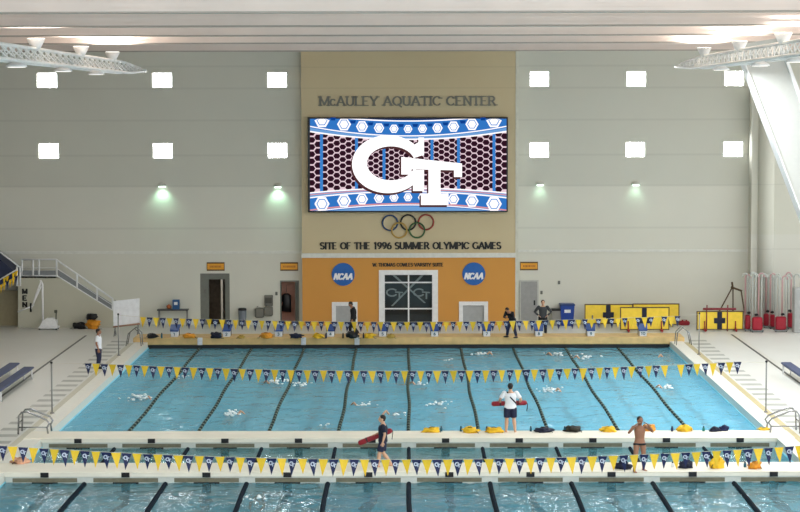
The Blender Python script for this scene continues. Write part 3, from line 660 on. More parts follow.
# ================================================================== bags
def bag(px, py, w, h, m, label, Z=DZ, group=None, name='swim_bag', seed=None, cat='bag'):
    sd = seed if seed is not None else px * .37
    p_ = at(px, py, Z=Z); sc = p_.y / F; W = w * sc; H = h * sc
    p_.y += W * .25
    if p_.y > 104: p_.y = 104.0
    d_ = thing(name, label, cat, (p_.x, p_.y, Z), math.sin(sd) * .25, group)
    g = MB(); g.ell((0, 0, H * .46), (W / 2, W * .32, H * .56), n=22, disp=.75, seed=sd, zmin=-H * .46)
    g.ell((W * .2 * math.sin(sd * 5), 0, H * .62), (W * .26, W * .2, H * .36), n=16, disp=.9, seed=sd + 4)
    g.build('body', m, d_)
    g = MB(); k = 1 if math.sin(sd * 3) > 0 else -1
    g.tube([(k * W * .35, -W * .1, H * .5), (k * W * .5, -W * .22, H * .35), (k * W * .58, -W * .2, .015), (k * W * .75, -W * .1, .012)], max(.01, W * .022), n=6); g.build('strap', m_black if m is not m_black else m_grey, d_)
    g = MB(); g.tube([(-W * .2, -W * .1, H * .95), (0, -W * .12, H * 1.1), (W * .18, -W * .08, H * .95)], max(.009, W * .02), n=6); g.build('handle', m_black if m is not m_black else m_grey, d_)
    return d_
m_bagnavy = mat('bag_navy', (24, 30, 52), .7, var=.3, scale=8); m_bagy = mat('bag_yellow', (238, 190, 40), .6, var=.18, scale=6); m_bago = mat('bag_orange', (226, 150, 40), .6, var=.18)
m_tanb = mat('bag_tan', (180, 150, 70), .7, var=.2)
for px, py, w, h, m, t_ in ((83, 326, 12, 6, m_black, 'flat black bag on the floor right of the pool hoist'), (97, 326, 13, 9, m_bago, 'orange and yellow bag by the stair wall under a black bag')):
    bag(px, py, w, h, m, t_, group='bags by the stair wall')
q_ = at(97, 326, Z=DZ); tb = bag(95.5, 319, 10, 6, m_black, 'black bag lying on top of the orange bag by the stair wall', Z=DZ, group='bags by the stair wall'); tb.location = (q_.x - .08, 104.0, DZ + .46)
G1 = 'bags on the tan platform at the far end'
for px, w, h, m, t_ in ((151.5, 10, 4.5, m_black, 'black bag on the far platform left of the first starting block'), (188.5, 12, 5, m_bago, 'orange bag on the far platform between starting blocks 1 and 2'), (215.5, 12, 5.5, m_bagnavy, 'black bag on the far platform just left of starting block 2'),
                        (241, 7, 3, m_tanb, 'small tan pouch on the far platform right of starting block 2'), (266, 12, 5.5, m_bago, 'yellow tan bag on the far platform just left of starting block 3'), (295.5, 11, 5, m_bagnavy, 'black bag on the far platform between starting blocks 3 and 4'),
                        (318, 11, 4.5, m_bagy, 'yellow bag on the far platform left of starting block 4'), (352.5, 12, 6.5, m_black, 'peaked black bag on the far platform right of starting block 4'), (369.5, 10, 5, m_bagy, 'yellow bag on the far platform left of starting block 5'),
                        (391, 7, 4, m_tanb, 'brown pouch on the far platform beside starting block 5')):
    bag(px, 338.6, w, h, m, t_, Z=.52, group=G1)
G2 = 'bags on the far bulkhead'
for px, py, w, h, m, t_ in ((432, 434, 16, 6.5, m_bagy, 'yellow bag on the far bulkhead, first to the right of the navy-shirted lifeguard'), (471, 434.5, 16, 6.5, m_bagy, 'yellow bag on the far bulkhead, middle of three left of the white-shirted lifeguard'), (493.5, 434.3, 17, 6.5, m_bagy, 'yellow bag at the feet of the white-shirted lifeguard'),
                            (543.5, 434, 17, 6, m_bagnavy, 'navy bag on the far bulkhead right of the white-shirted lifeguard'), (573.5, 433.5, 17, 7, mat('bag_darkolive', (44, 42, 34), .7, var=.5, scale=5), 'dark bag with tan top on the far bulkhead'), (609.5, 433.5, 14, 6.5, m_bagy, 'yellow bag on the far bulkhead left of the swimmer in trunks'),
                            (649, 432.5, 13, 7, m_bago, 'orange yellow bag behind the elbow of the swimmer in trunks'), (685, 433, 13, 7, m_bagy, 'yellow bag at the near end of the second lane line from right'), (715.5, 433, 10, 5.5, m_bagnavy, 'black bag of the dark pair near the right end of the far bulkhead'),
                            (724, 432.3, 9, 6.5, m_navy, 'blue bag of the dark pair near the right end of the far bulkhead'), (764.5, 431.5, 13, 3.5, m_bagy, 'flat yellow bag at the right end of the far bulkhead')):
    bag(px, py, w, h, m, t_, group=G2)
G3 = 'bags on the near bulkhead'
for px, py, w, h, m, t_ in ((623, 471, 15, 9, m_bagnavy, 'navy bag on the near bulkhead left of the swimmer in trunks'), (686, 470, 12, 9, m_bagnavy, 'navy bag on the near bulkhead right of the swimmer in trunks'), (717.5, 470, 13, 12, m_bagy, 'yellow bag with dark strap standing tall on the near bulkhead'),
                            (754.5, 470.5, 13, 8.5, m_bago, 'round orange bag at the right of the near bulkhead'), (20, 465.5, 16, 7, mat('bag_pink', (210, 160, 130), .7, var=.4, scale=4), 'pinkish bag at the left end of the near bulkhead')):
    bag(px, py, w, h, m, t_, group=G3)
# bottles
m_bteal = mat('bottle_teal', (20, 90, 110), .3); m_bnavy = mat('bottle_navy', (28, 40, 80), .3); m_bgreen = mat('bottle_green', (30, 120, 110), .3)
def bottle(px, py, m, t_, Z=DZ, hpx=6.5, group='bottles on the far bulkhead'):
    p_ = at(px, py, Z=Z); H = hpx * p_.y / F; p_.y += .1
    d_ = thing('water_bottle', t_, 'bottle', (p_.x, p_.y, Z), 0, group); g = MB(); r = .045
    g.tube([(0, 0, 0), (0, 0, H * .7), (0, 0, H * .8)], [r, r, r * .6], n=12); g.build('body', m, d_)
    g = MB(); g.tube([(0, 0, H * .8), (0, 0, H * .93), (0, 0, H)], [r * .65, r * .6, r * .35], n=10); g.build('cap', m_black, d_)
for px, m, t_ in ((441.3, m_bteal, 'teal water bottle beside the first yellow bag'), (461, m_bteal, 'dark teal bottle left of the middle yellow bag'), (487, m_bnavy, 'dark bottle just left of the yellow bag by the lifeguard'), (531, m_bteal, 'teal bottle left of the navy bag'),
                  (565, m_bteal, 'dark bottle left of the tan-topped dark bag'), (672.5, m_bnavy, 'navy bottle left of the bag by the lane line'), (704, m_bgreen, 'green bottle left of the pair of dark bags')):
    bottle(px, 433, m, t_)
for px, m, t_ in ((161.5, m_bteal, 'blue bottle right of the first black bag on the far platform'), (326, m_bnavy, 'dark bottle left of starting block 4'), (343, m_black, 'black bottle right of starting block 4'), (363.5, m_bnavy, 'dark bottle between black and yellow bags'), (220.5, m_bteal, 'teal bottle right of the black bag by starting block 2')):
    bottle(px, 338.5, m, t_, Z=.52, hpx=5.5, group='bottles on the far platform')
for px, m, t_ in ((745.5, m_bteal, 'teal bottle left of the round orange bag on the near bulkhead'), (673, m_white, 'white bottle between navy bags on the near bulkhead')):
    bottle(px, 469, m, t_, hpx=7, group='bottles on the near bulkhead')

# ================================================================== starting blocks
m_sbw = mat('block_white', (225, 228, 232), .4); m_sbb = mat('block_blue', (26, 70, 140), .4)
for k in range(10):
    x = -11.25 + k * 2.5
    d_ = thing('starting_block', 'white starting block numbered %d with slanted blue top' % (k + 1), 'starting block', (x, 98.55, .52), 0, 'starting blocks on the far platform')
    g = MB(); g.box((-.17, -.26, 0), (.17, .26, .27), bev=.02); g.build('pedestal', m_sbw, d_)
    g = MB(); g.add([(-.2, -.32, .27), (.2, -.32, .27), (.26, .3, .5), (-.26, .3, .5), (-.2, -.32, .32), (.2, -.32, .32), (.26, .3, .56), (-.26, .3, .56)], [(3, 2, 1, 0), (4, 5, 6, 7), (0, 1, 5, 4), (1, 2, 6, 5), (2, 3, 7, 6), (3, 0, 4, 7)]); g.build('foot_platform', m_sbb, d_)
    g = MB()
    for sx in (-1, 1): g.tube([(sx * .15, -.2, .24), (sx * .19, .25, .44), (sx * .19, .25, .02)], .018)
    g.build('support_bar', m_steel, d_)
    g = MB(); s_ = str(k + 1); w_ = .055 * len(s_); text(g, s_, -w_, w_, .07, .13, -.26, thick=.22, thin=.2, serif=0, depth=.012); g.build('number', m_bteal, d_)
for px in (200, 303.5, 357): # white plates at the lane line anchors
    p_ = at(px, 342, 98.0); g = MB(); g.box((p_.x - .12, 97.93, .17), (p_.x + .12, 98.02, .53), bev=.015); g.tube([(p_.x - .05, 97.9, .3), (p_.x + .05, 97.9, .3)], .02)
    tag(g.build('anchor_plate', m_sbw), {200: 'white anchor plate between starting blocks 1 and 2', 303.5: 'white anchor plate between starting blocks 3 and 4', 357: 'white anchor plate between starting blocks 4 and 5'}[px], 'bracket', 'anchor plates on the far platform')

# ================================================================== bulkheads
m_bulk = mat('bulkhead_white', (238, 232, 216), .5, var=.05, scale=1.2); m_slot = mat('slot_grille', (118, 114, 94), .6, var=.15, scale=8); m_face = mat('bulkhead_face', (206, 208, 200), .5)
for (y0, y1, t_) in ((69.5, 71.0, 'white walkway bulkhead across the pool below the far course, carrying most bags'), (63.08, 64.7, 'white walkway bulkhead nearest the camera')):
    d_ = thing('bulkhead', t_, 'bulkhead')
    g = MB(); g.box((-13.12, y0 - .04, .2), (13.12, y1, .3)); g.box((-13.12, y0 - .04, .3), (13.12, y1, .345), bev=.02); g.build('deck', m_bulk, d_)
    g = MB(); g.box((-12.48, y0, -.4), (12.48, y1 - .02, .2)); g.build('hull', m_face, d_)
    for k in range(10):
        x = -11.25 + 2.5 * k
        g = MB(); g.box((x - 1, y0 - .012, .02), (x + 1, y0 - .001, .15))
        for j in range(24): g.box((x - .98 + j * .083, y0 - .02, .03), (x - .955 + j * .083, y0 - .012, .14))
        g.build('vent_grille', m_slot, d_)
    for k in range(10):
        x = -11.25 + 2.5 * k
        g = MB(); g.box((x - .125, y0 - .07, .18), (x + .125, y0 - .04, .33)); g.box((x - .1, y0 - .09, .2), (x + .1, y0 - .07, .3)); g.build('target_plate', m_black, d_)
        g = MB(); g.box((x - .14, y0 - .03, -.3), (x + .14, y0 - .004, .02)); g.box((x - .4, y0 - .035, -.03), (x + .4, y0 - .005, .02)); g.build('wall_target', m_black, d_)
# ================================================================== lane lines
m_ln1 = mat('float_dark', (20, 36, 38), .7, spec=.1); m_ln2 = mat('float_olive', (118, 132, 118), .7, spec=.1); m_ln3 = mat('float_navy', (16, 28, 40), .7, spec=.1)
ordn = ['first', 'second', 'third', 'fourth', 'fifth', 'sixth', 'seventh', 'eighth', 'ninth']
def lane(x, y0, y1, r, step, amp, mats, label, group, endm=None, pat=(4, 2)):
    d_ = thing('lane_line', label, 'lane line', (x, y0, .0), 0, group)
    n = int((y1 - y0) / step); g = MB(); g2 = MB(); ph = random.uniform(0, 6)
    for i in range(n):
        y = i * step; yy = y + step * .82
        f = lambda t_: amp * math.sin(t_ * .55 + ph) * math.sin(PI * t_ / (y1 - y0))
        (g if i % sum(pat) < pat[0] else g2).tube([(f(y), y, 0), (f(y), y + .02, 0), (f(yy), yy - .02, 0), (f(yy), yy, 0)], [r * .7, r, r, r * .7], n=8)
    g.build('dark_floats', mats[0], d_)
    if g2.v: g2.build('light_floats', mats[1], d_)
    if endm:
        e = MB(); e.tube([(0, -.02, .02), (0, .0, .02), (0, .35, .02), (0, .38, .02)], [r * .7, r * 1.1, r * 1.1, r * .7], n=10); e.build('end_float', endm, d_)
    return d_
for k in range(9):
    x = (k - 4) * 2.5
    lane(x, 71.1, 97.9, .065, .2, .035, (m_ln1, m_ln2), 'dark banded lane line floating in the far course, %s from its left side' % ordn[k], 'lane lines in the far course', pat=(2, 1))
    lane(x, 64.75, 69.45, .065, .16, .0, (m_ln3, m_ln3), 'short dark lane line between the two bulkheads, %s from the left' % ordn[k], 'lane lines between the bulkheads', endm=m_bagy, pat=(6, 1))
    lane(x, 46, 63.0, .078, .13, .03, (m_ln3, m_ln3), 'smooth dark lane line in the nearest water, %s from the left' % ordn[k], 'lane lines in the nearest water', pat=(9, 1))

# ================================================================== pennant strings
def emblem_mb(w):
    g = MB(); s_ = w; zo = .3 * w - .13
    ring = arc(0, 0, 1, 1, 30, 330, 10)
    for i in range(10): g.prism([(-.05 * s_ + .2 * s_ * a * k_, -.3 * s_ + .17 * s_ * b_ * k_) for (a, b_), k_ in ((ring[i], 1), (ring[i + 1], 1), (ring[i + 1], .55), (ring[i], .55))], -.006, -.001)
    g.prism([(-.02 * s_, -.26 * s_), (.26 * s_, -.26 * s_), (.26 * s_, -.33 * s_), (-.02 * s_, -.33 * s_)], -.007, -.001)
    g.prism([(.07 * s_, -.33 * s_), (.15 * s_, -.33 * s_), (.15 * s_, -.55 * s_), (.07 * s_, -.55 * s_)], -.007, -.001)
    return g
def pmesh(name, m):
    g = MB(); W = .29; H = .47; n = 4; vs = []
    for s_ in (0, 1):
        for i in range(n + 1):
            t_ = i / n; w = W / 2 * (1 - t_) + .004
            vs += [(-w, s_ * .006 + .02 * math.sin(t_ * 3), -H * t_), (w, s_ * .006 + .02 * math.sin(t_ * 3 + .5), -H * t_)]
    o_ = 2 * (n + 1); fs = []
    for i in range(n):
        a = 2 * i; fs += [(a, a + 2, a + 3, a + 1), (o_ + a, o_ + a + 1, o_ + a + 3, o_ + a + 2), (a, o_ + a, o_ + a + 2, a + 2), (a + 1, a + 3, o_ + a + 3, o_ + a + 1)]
    fs += [(0, 1, o_ + 1, o_), (2 * n, o_ + 2 * n, o_ + 2 * n + 1, 2 * n + 1)]
    g.add(vs, fs); o = g.build(name, m); me = o.data; bpy.data.objects.remove(o); return me
m_cloth_y = mat('pennant_yellow', (226, 186, 44), .6, var=.06); m_cloth_n = mat('pennant_navy', (20, 30, 72), .6)
me_y = pmesh('pennant', m_cloth_y); me_n = pmesh('pennant', m_cloth_n)
eo = emblem_mb(.36); eo.v = [(x, y, z - .03) for x, y, z in eo.v]; eo = eo.build('emblem', mat('emblem_white', (188, 194, 208), .5)); me_e = eo.data; bpy.data.objects.remove(eo)
m_rope = mat('rope', (210, 205, 190), .7)
def pennants(Y, xa, xb, zmid, zend, step, label, first, xpost, zpost, skip=()):
    d_ = thing('pennant_string', label, 'pennant string', (0, Y, 0))
    zf = lambda x: zmid + (zend - zmid) * (x / ((xb - xa) / 2)) ** 2
    g = MB(); pts = [(-xpost, 0, zpost)] + [(xa + (xb - xa) * i / 24, 0, zf(xa + (xb - xa) * i / 24)) for i in range(25)] + [(xpost, 0, zpost)]
    g.tube(pts, .006, n=6); g.build('rope', m_rope, d_)
    n = int((xb - xa) / step)
    for i in range(n + 1):
        if i in skip: continue
        x = xa + step * i; navy = (i % 2) == first
        o = bpy.data.objects.new('pennant', me_n if navy else me_y); C.objects.link(o); o.parent = d_
        o.location = (x, 0, zf(x)); o.rotation_euler = (random.uniform(-.15, .15), random.uniform(-.06, .06) - .02 * x / 12, random.uniform(-.3, .3)); k_ = random.uniform(.86, .98); o.scale = (k_, 1, random.uniform(.9, 1.05))
        if navy:
            e = bpy.data.objects.new('emblem', me_e); C.objects.link(e); e.parent = o; e.location = (0, -.004, 0); e.rotation_euler = (0, 0, 0)
ZA = lambda px, py, Y: at(px, py, Y)
pennants(92.7, ZA(143, 318, 92.7).x, ZA(678, 318, 92.7).x, ZA(408, 322, 92.7).z, ZA(143, 317, 92.7).z, .2985, 'string of navy and yellow pennants over the far end by the starting blocks', 1, 13.1, 2.15)
pennants(75.3, ZA(88, 364, 75.3).x, ZA(740, 361, 75.3).x, ZA(408, 371, 75.3).z, ZA(88, 363, 75.3).z, .2985, 'string of navy and yellow pennants across the middle of the far course', 0, 13.1, 2.15, skip=(72,))
pennants(57.5, -12.3, 12.3, ZA(408, 459.6, 57.5).z, ZA(0, 446, 57.5).z + .07, .291, 'string of large navy and yellow pennants over the near bulkhead', 1, 13.1, 2.2)
k = 0
for Y, xs in ((92.7, (-13.14, 13.14)), (75.3, (-13.14, 13.14)), (57.5, (-13.14, 13.14))):
    for x in xs:
        d_ = thing('flag_pole', 'thin steel pole on the %s coping holding the %s pennant string' % ('left' if x < 0 else 'right', {92.7: 'farthest', 75.3: 'middle', 57.5: 'nearest'}[Y]), 'pole', (x, Y, DZ), 0, 'poles of the pennant strings')
        g = MB(); g.tube([(0, 0, .02), (0, 0, 1.87)], .028, n=10); g.build('pole', m_grey, d_)
        g = MB(); g.tube([(0, 0, .018), (0, 0, .06)], [.09, .06], n=14); g.build('socket', m_steel, d_)
        g = MB(); g.ell((0, 0, 1.9), (.05, .05, .045)); g.build('finial', m_black, d_)

# ================================================================== grab rails, loungers
def grab(name, label, pts, Y0_, sx):
    d_ = thing(name, label, 'handrail', group='pool handrails')
    for dy in (0, .55):
        g = MB(); g.tube([(p_[0], Y0_ + p_[2] + dy, p_[1]) for p_ in pts], .03, n=8); g.build('rail', m_steel, d_)
    return d_
for sx, nm in ((-1, 'left'), (1, 'right')):
    d_ = thing('grab_rail', 'looped steel handrails at the %s end of the far bulkhead' % nm, 'handrail', (sx * 12.5, 70.5, DZ), group='pool handrails')
    for dy in (0, .7):
        g = MB(); g.tube([(-sx * .05, dy, .02), (-sx * .02, dy, .25), (sx * -.1, dy, .4), (0, dy, .52), (sx * .65, dy, .8), (sx * .85, dy, .78), (sx * .95, dy, .65), (sx * .98, dy, .02)], .032, n=8); g.build('rail', m_steel, d_)
    g = MB(); g.tube([(sx * .98, 0, .4), (sx * .98, .7, .4)], .022); g.tube([(-sx * .05, 0, .26), (sx * .98, 0, .26)], .022); g.build('cross_bar', m_steel, d_)
    d_ = thing('grab_rail', 'small steel ladder hoops at the %s far corner of the pool' % nm, 'handrail', (sx * 12.9, 96.4, DZ), group='pool handrails')
    for dy in (0, .6):
        g = MB(); g.tube([(-sx * .3, dy, .0), (-sx * .25, dy, .6), (sx * .0, dy, .85), (sx * .3, dy, .6), (sx * .42, dy, .02)], .025, n=8); g.build('rail', m_steel, d_)
m_lounge = mat('bench_navy', (62, 72, 104), .6)
def bench(p0, p1, w, label):
    v = (p1 - p0); L_ = v.length; d_ = thing('bench', label, 'bench', (p0.x, p0.y, DZ), math.atan2(v.y, v.x), 'navy benches on the side decks')
    g = MB(); g.box((0, -w / 2, .42), (L_, w / 2, .5), bev=.03)
    g.build('seat', m_lounge, d_)
    for x in (.25, L_ - .25):
        for y in (-w * .35, w * .35):
            g = MB(); g.tube([(x, y, 0), (x, y, .43)], .035); g.build('leg', m_white, d_)
    g = MB(); g.box((.2, -w * .3, .36), (L_ - .2, w * .3, .42)); g.build('frame', m_grey, d_)
b1 = at(29, 366.5, Z=.8); b0 = b1 + Vector((0, -7, 0))
bench(b0, b1, .45, 'navy bench on the left deck, the one closer to the pool')
b1 = at(14.5, 362.5, Z=.8); bench(b1 + Vector((0, -7, 0)), b1, .45, 'navy bench on the left deck, the one at the picture edge')
b1 = at(786, 362, Z=.8); bench(b1 + Vector((0, -6, 0)), b1, .45, 'pale navy bench on the right deck')

# ================================================================== right side equipment
m_panel = mat('panel_yellow', (240, 205, 60), .45, var=.06); m_frd = mat('panel_frame', (86, 66, 40), .5)
def panel(l, r, t, b_, Y, label, red=True, cross=True):
    d_ = thing('touch_panel', label, 'timing panel', group='yellow timing panels by the wall')
    a_ = at(l, b_, Y); c_ = at(r, t, Y); z0_ = max(a_.z, DZ + .12)
    g = MB(); g.box((a_.x, Y, z0_), (c_.x, Y + .06, c_.z)); g.build('board', m_panel, d_)
    g = MB(); w = .05
    g.box((a_.x - w, Y - .01, z0_ - w), (a_.x, Y + .07, c_.z + w)); g.box((c_.x, Y - .01, z0_ - w), (c_.x + w, Y + .07, c_.z + w)); g.box((a_.x, Y - .01, c_.z), (c_.x, Y + .07, c_.z + w)); g.box((a_.x, Y - .01, z0_ - w), (c_.x, Y + .07, z0_)); g.build('frame', m_frd, d_)
    mx_ = (a_.x + c_.x) / 2 - .02
    if cross:
        g = MB(); g.box((mx_ - .12, Y - .02, z0_), (mx_ + .12, Y - .002, c_.z)); g.box((mx_ - .28, Y - .025, z0_ + .28), (mx_ + .28, Y - .003, z0_ + .55)); g.build('cross_mark', m_bagnavy, d_)
    for x in (a_.x + .35, c_.x - .35):
        g = MB(); g.box((x - .06, Y - .35, DZ + .06), (x + .06, Y + .4, DZ + .14)); g.tube([(x, Y - .1, DZ + .14), (x, Y - .04, z0_ + .4)], .03)
        for dy in (-.3, .35): g.tube([(x - .03, Y + dy, DZ + .05), (x + .03, Y + dy, DZ + .05)], .05, n=10)
        g.build('foot', m_red if red else m_grey, d_)
panel(585.5, 632, 305, 323, 104.4, 'yellow panel with navy cross by the back wall, leftmost of the group', red=False)
panel(633.5, 678.5, 304.5, 324, 104.7, 'yellow panel by the back wall, mostly behind the front panel', red=False, cross=False)
panel(621, 668.5, 308, 329, 102.2, 'yellow panel with navy cross standing in front of the other two')
d_ = panel(697.5, 742.5, 312, 330, 102.4, 'yellow panel with navy cross near the red pole trolleys')
g = MB(); q0, q1 = at(703, 309, 102.3), at(736, 309, 102.3); g.tube([(q0.x, 102.3, q0.z), (q1.x, 102.3, q1.z)], .06)
for t_ in (.12, .75):
    x = q0.x + (q1.x - q0.x) * t_; g.tube([(x, 102.3, q0.z), (x, 102.3, q0.z + .2)], .03); g.tube([(x, 102.38, DZ), (x, 102.38, q0.z)], .03)
tag(g.build('red_reel', mat('reel_red', (130, 50, 56), .5)), 'dark red bar on posts along the top of the yellow panel near the pole trolleys', 'bar')
g = MB(); p_ = at(684.5, 325.5, Z=DZ); g.box((p_.x - .28, p_.y, DZ), (p_.x + .28, p_.y + .3, DZ + .22), bev=.05); g.box((p_.x - .12, p_.y + .1, DZ + .22), (p_.x - .05, p_.y + .2, DZ + .28)); g.box((p_.x + .08, p_.y + .1, DZ + .22), (p_.x + .15, p_.y + .2, DZ + .28)); g.tube([(p_.x - .1, p_.y + .15, DZ + .27), (p_.x + .12, p_.y + .15, DZ + .27)], .015)
tag(g.build('tool_case', m_red), 'small red case on the floor right of the grouped yellow panels', 'case')
# steel frame tripod
d_ = thing('tripod_stand', 'dark tripod stand rising behind the yellow panel and pole trolleys', 'stand'); Yt = 103.8
for q in (((733, 286), (719, 312)), ((733, 286), (733, 325)), ((741, 290), (747, 325))):
    g = MB(); b0 = at(*q[1], Yt); b0.z = max(b0.z, DZ) if q[1][1] < 320 else DZ
    if q[1][1] < 320:
        t0 = at(*q[0], Yt); dv = (b0 - t0); b0 = t0 + dv * ((DZ - t0.z) / dv.z)
    g.tube([at(*q[0], Yt), b0], .035); g.build('leg', m_frd, d_)
g = MB(); g.tube([at(732, 282, Yt), at(733, 289, Yt)], .05); g.tube([at(731, 287, Yt), at(742, 291, Yt)], .05); g.build('head', m_frd, d_)
# pole trolleys
m_tubew = mat('tube_white', (186, 190, 184), .3); m_tubep = mat('tube_pink', (192, 154, 154), .3); m_barrel = mat('barrel_red', (158, 22, 44), .4)
TR = ((747.5, 331, 5, 16, 273, 'behind the corner of the yellow panel'), (757, 332, 10, 15, 272, 'broad box, second from the yellow panel'), (766, 327.5, 5, 14, 275, 'narrow, third from the yellow panel'),
      (772.5, 328.5, 5, 14, 273, 'narrow, left of the second broad one'), (780.5, 331.5, 10.5, 15, 275, 'with the second broad red box'), (791, 329, 7, 16, 272, 'beside the pale grey cabinet'))
for i, (px, py, w, h, top, t_) in enumerate(TR):
    p_ = at(px, py, Z=DZ); sc = p_.y / F; W = w * sc; H = h * sc
    d_ = thing('pole_trolley', 'trolley of hooked tubes over red box, ' + t_, 'trolley', (p_.x, p_.y, DZ), 0, 'pole trolleys by the right wall')
    g = MB(); g.box((-W / 2, -.18, .1), (W / 2, .2, H), bev=.05)
    for z_ in (.35, .6): g.box((-W / 2 - .01, -.19, H * z_), (W / 2 + .01, .2, H * z_ + .02))
    g.build('red_box', m_barrel, d_)
    g = MB(); g.box((-W / 2 - .06, -.22, .05), (W / 2 + .06, .25, .1)); g.build('base', m_steel, d_)
    for x in (-W / 2, W / 2):
        for y in (-.18, .2):
            g = MB(); g.tube([(x - .02, y, .045), (x + .02, y, .045)], .045, n=10); g.build('wheel', m_black, d_)
    zt = at(px, top, p_.y).z - DZ; nT = 4 if w > 7 else 3
    for j in range(nT):
        x = (-.5 + j / (nT - 1)) * W * .9; s_ = -1 if j % 2 else 1
        if nT > 2 and j == nT - 1: s_ = 1
        hh = zt - random.uniform(.02, .12)
        g = MB(); pts = [(x, .1, .1), (x, .1, hh - .16)] + [(x + s_ * .13 - s_ * .13 * math.cos(a_), .1, hh - .16 + .16 * math.sin(a_)) for a_ in (.5, 1, 1.57, 2.1, 2.7, 3.3)]
        g.tube(pts, .042, n=7); g.build('hooked_tube', m_tubew if (j + i) % 3 else m_tubep, d_)
    g = MB(); g.ell((random.uniform(-.1, .1), -.05, H + .12), (.1, .08, .06), disp=.3, seed=i); g.build('clamp', m_black, d_)
g = MB(); p_ = at(797.5, 333, Z=DZ); zt = at(797.5, 288, p_.y).z; x0_ = at(794.5, 300, p_.y).x
g.box((x0_, p_.y, DZ), (x0_ + 1.2, p_.y + .6, zt), bev=.03); o = g.build('equipment_cabinet', mat('cab_grey', (178, 180, 178), .5)); tag(o, 'pale grey upright cabinet at the right edge beside the trolleys', 'cabinet')
g = MB(); g.box((x0_ + .08, p_.y - .02, DZ + .1), (x0_ + 1.1, p_.y, zt - .1), bev=.005); c2 = g.build('door', mat('cab_grey2', (168, 170, 168), .5), o)
g = MB(); g.box((x0_ + .95, p_.y - .05, 1.2), (x0_ + .99, p_.y - .02, 1.5)); g.build('handle', m_steel, c2)

# ================================================================== inclined roof leg (right)
YL = 88.0; d_ = thing('inclined_strut', 'large white inclined roof strut crossing the upper right corner', 'strut')
A0, A1 = at(745, 62, YL), at(800, 208, YL); B0, B1 = at(783, 56, YL), at(824, 165, YL)
da = (A1 - A0); db = (B1 - B0)
ta = (DZ - A0.z) / da.z; 
bot = A0 + da * ta; wtop = B0 - A0
g = MB(); g.prism([(A0.x - da.x * .12, A0.z - da.z * .12), (B0.x - da.x * .12, B0.z - da.z * .12), (bot.x + wtop.x, DZ), (bot.x, DZ)], YL, YL + 1.0); g.build('web', mat('strut_white', (188, 189, 184), .4, var=.02), d_)
g = MB(); g.prism([(B0.x - da.x * .12, B0.z - da.z * .12), (B0.x - da.x * .12 + .14, B0.z - da.z * .12), (bot.x + wtop.x + .14, DZ), (bot.x + wtop.x, DZ)], YL - .2, YL + 1.2); g.build('flange', m_white, d_)
g = MB(); g.prism([(A0.x - da.x * .12 - .06, A0.z - da.z * .12), (A0.x - da.x * .12, A0.z - da.z * .12), (bot.x, DZ), (bot.x - .06, DZ)], YL - .08, YL + 1.1); g.build('edge_flange', m_white, d_)

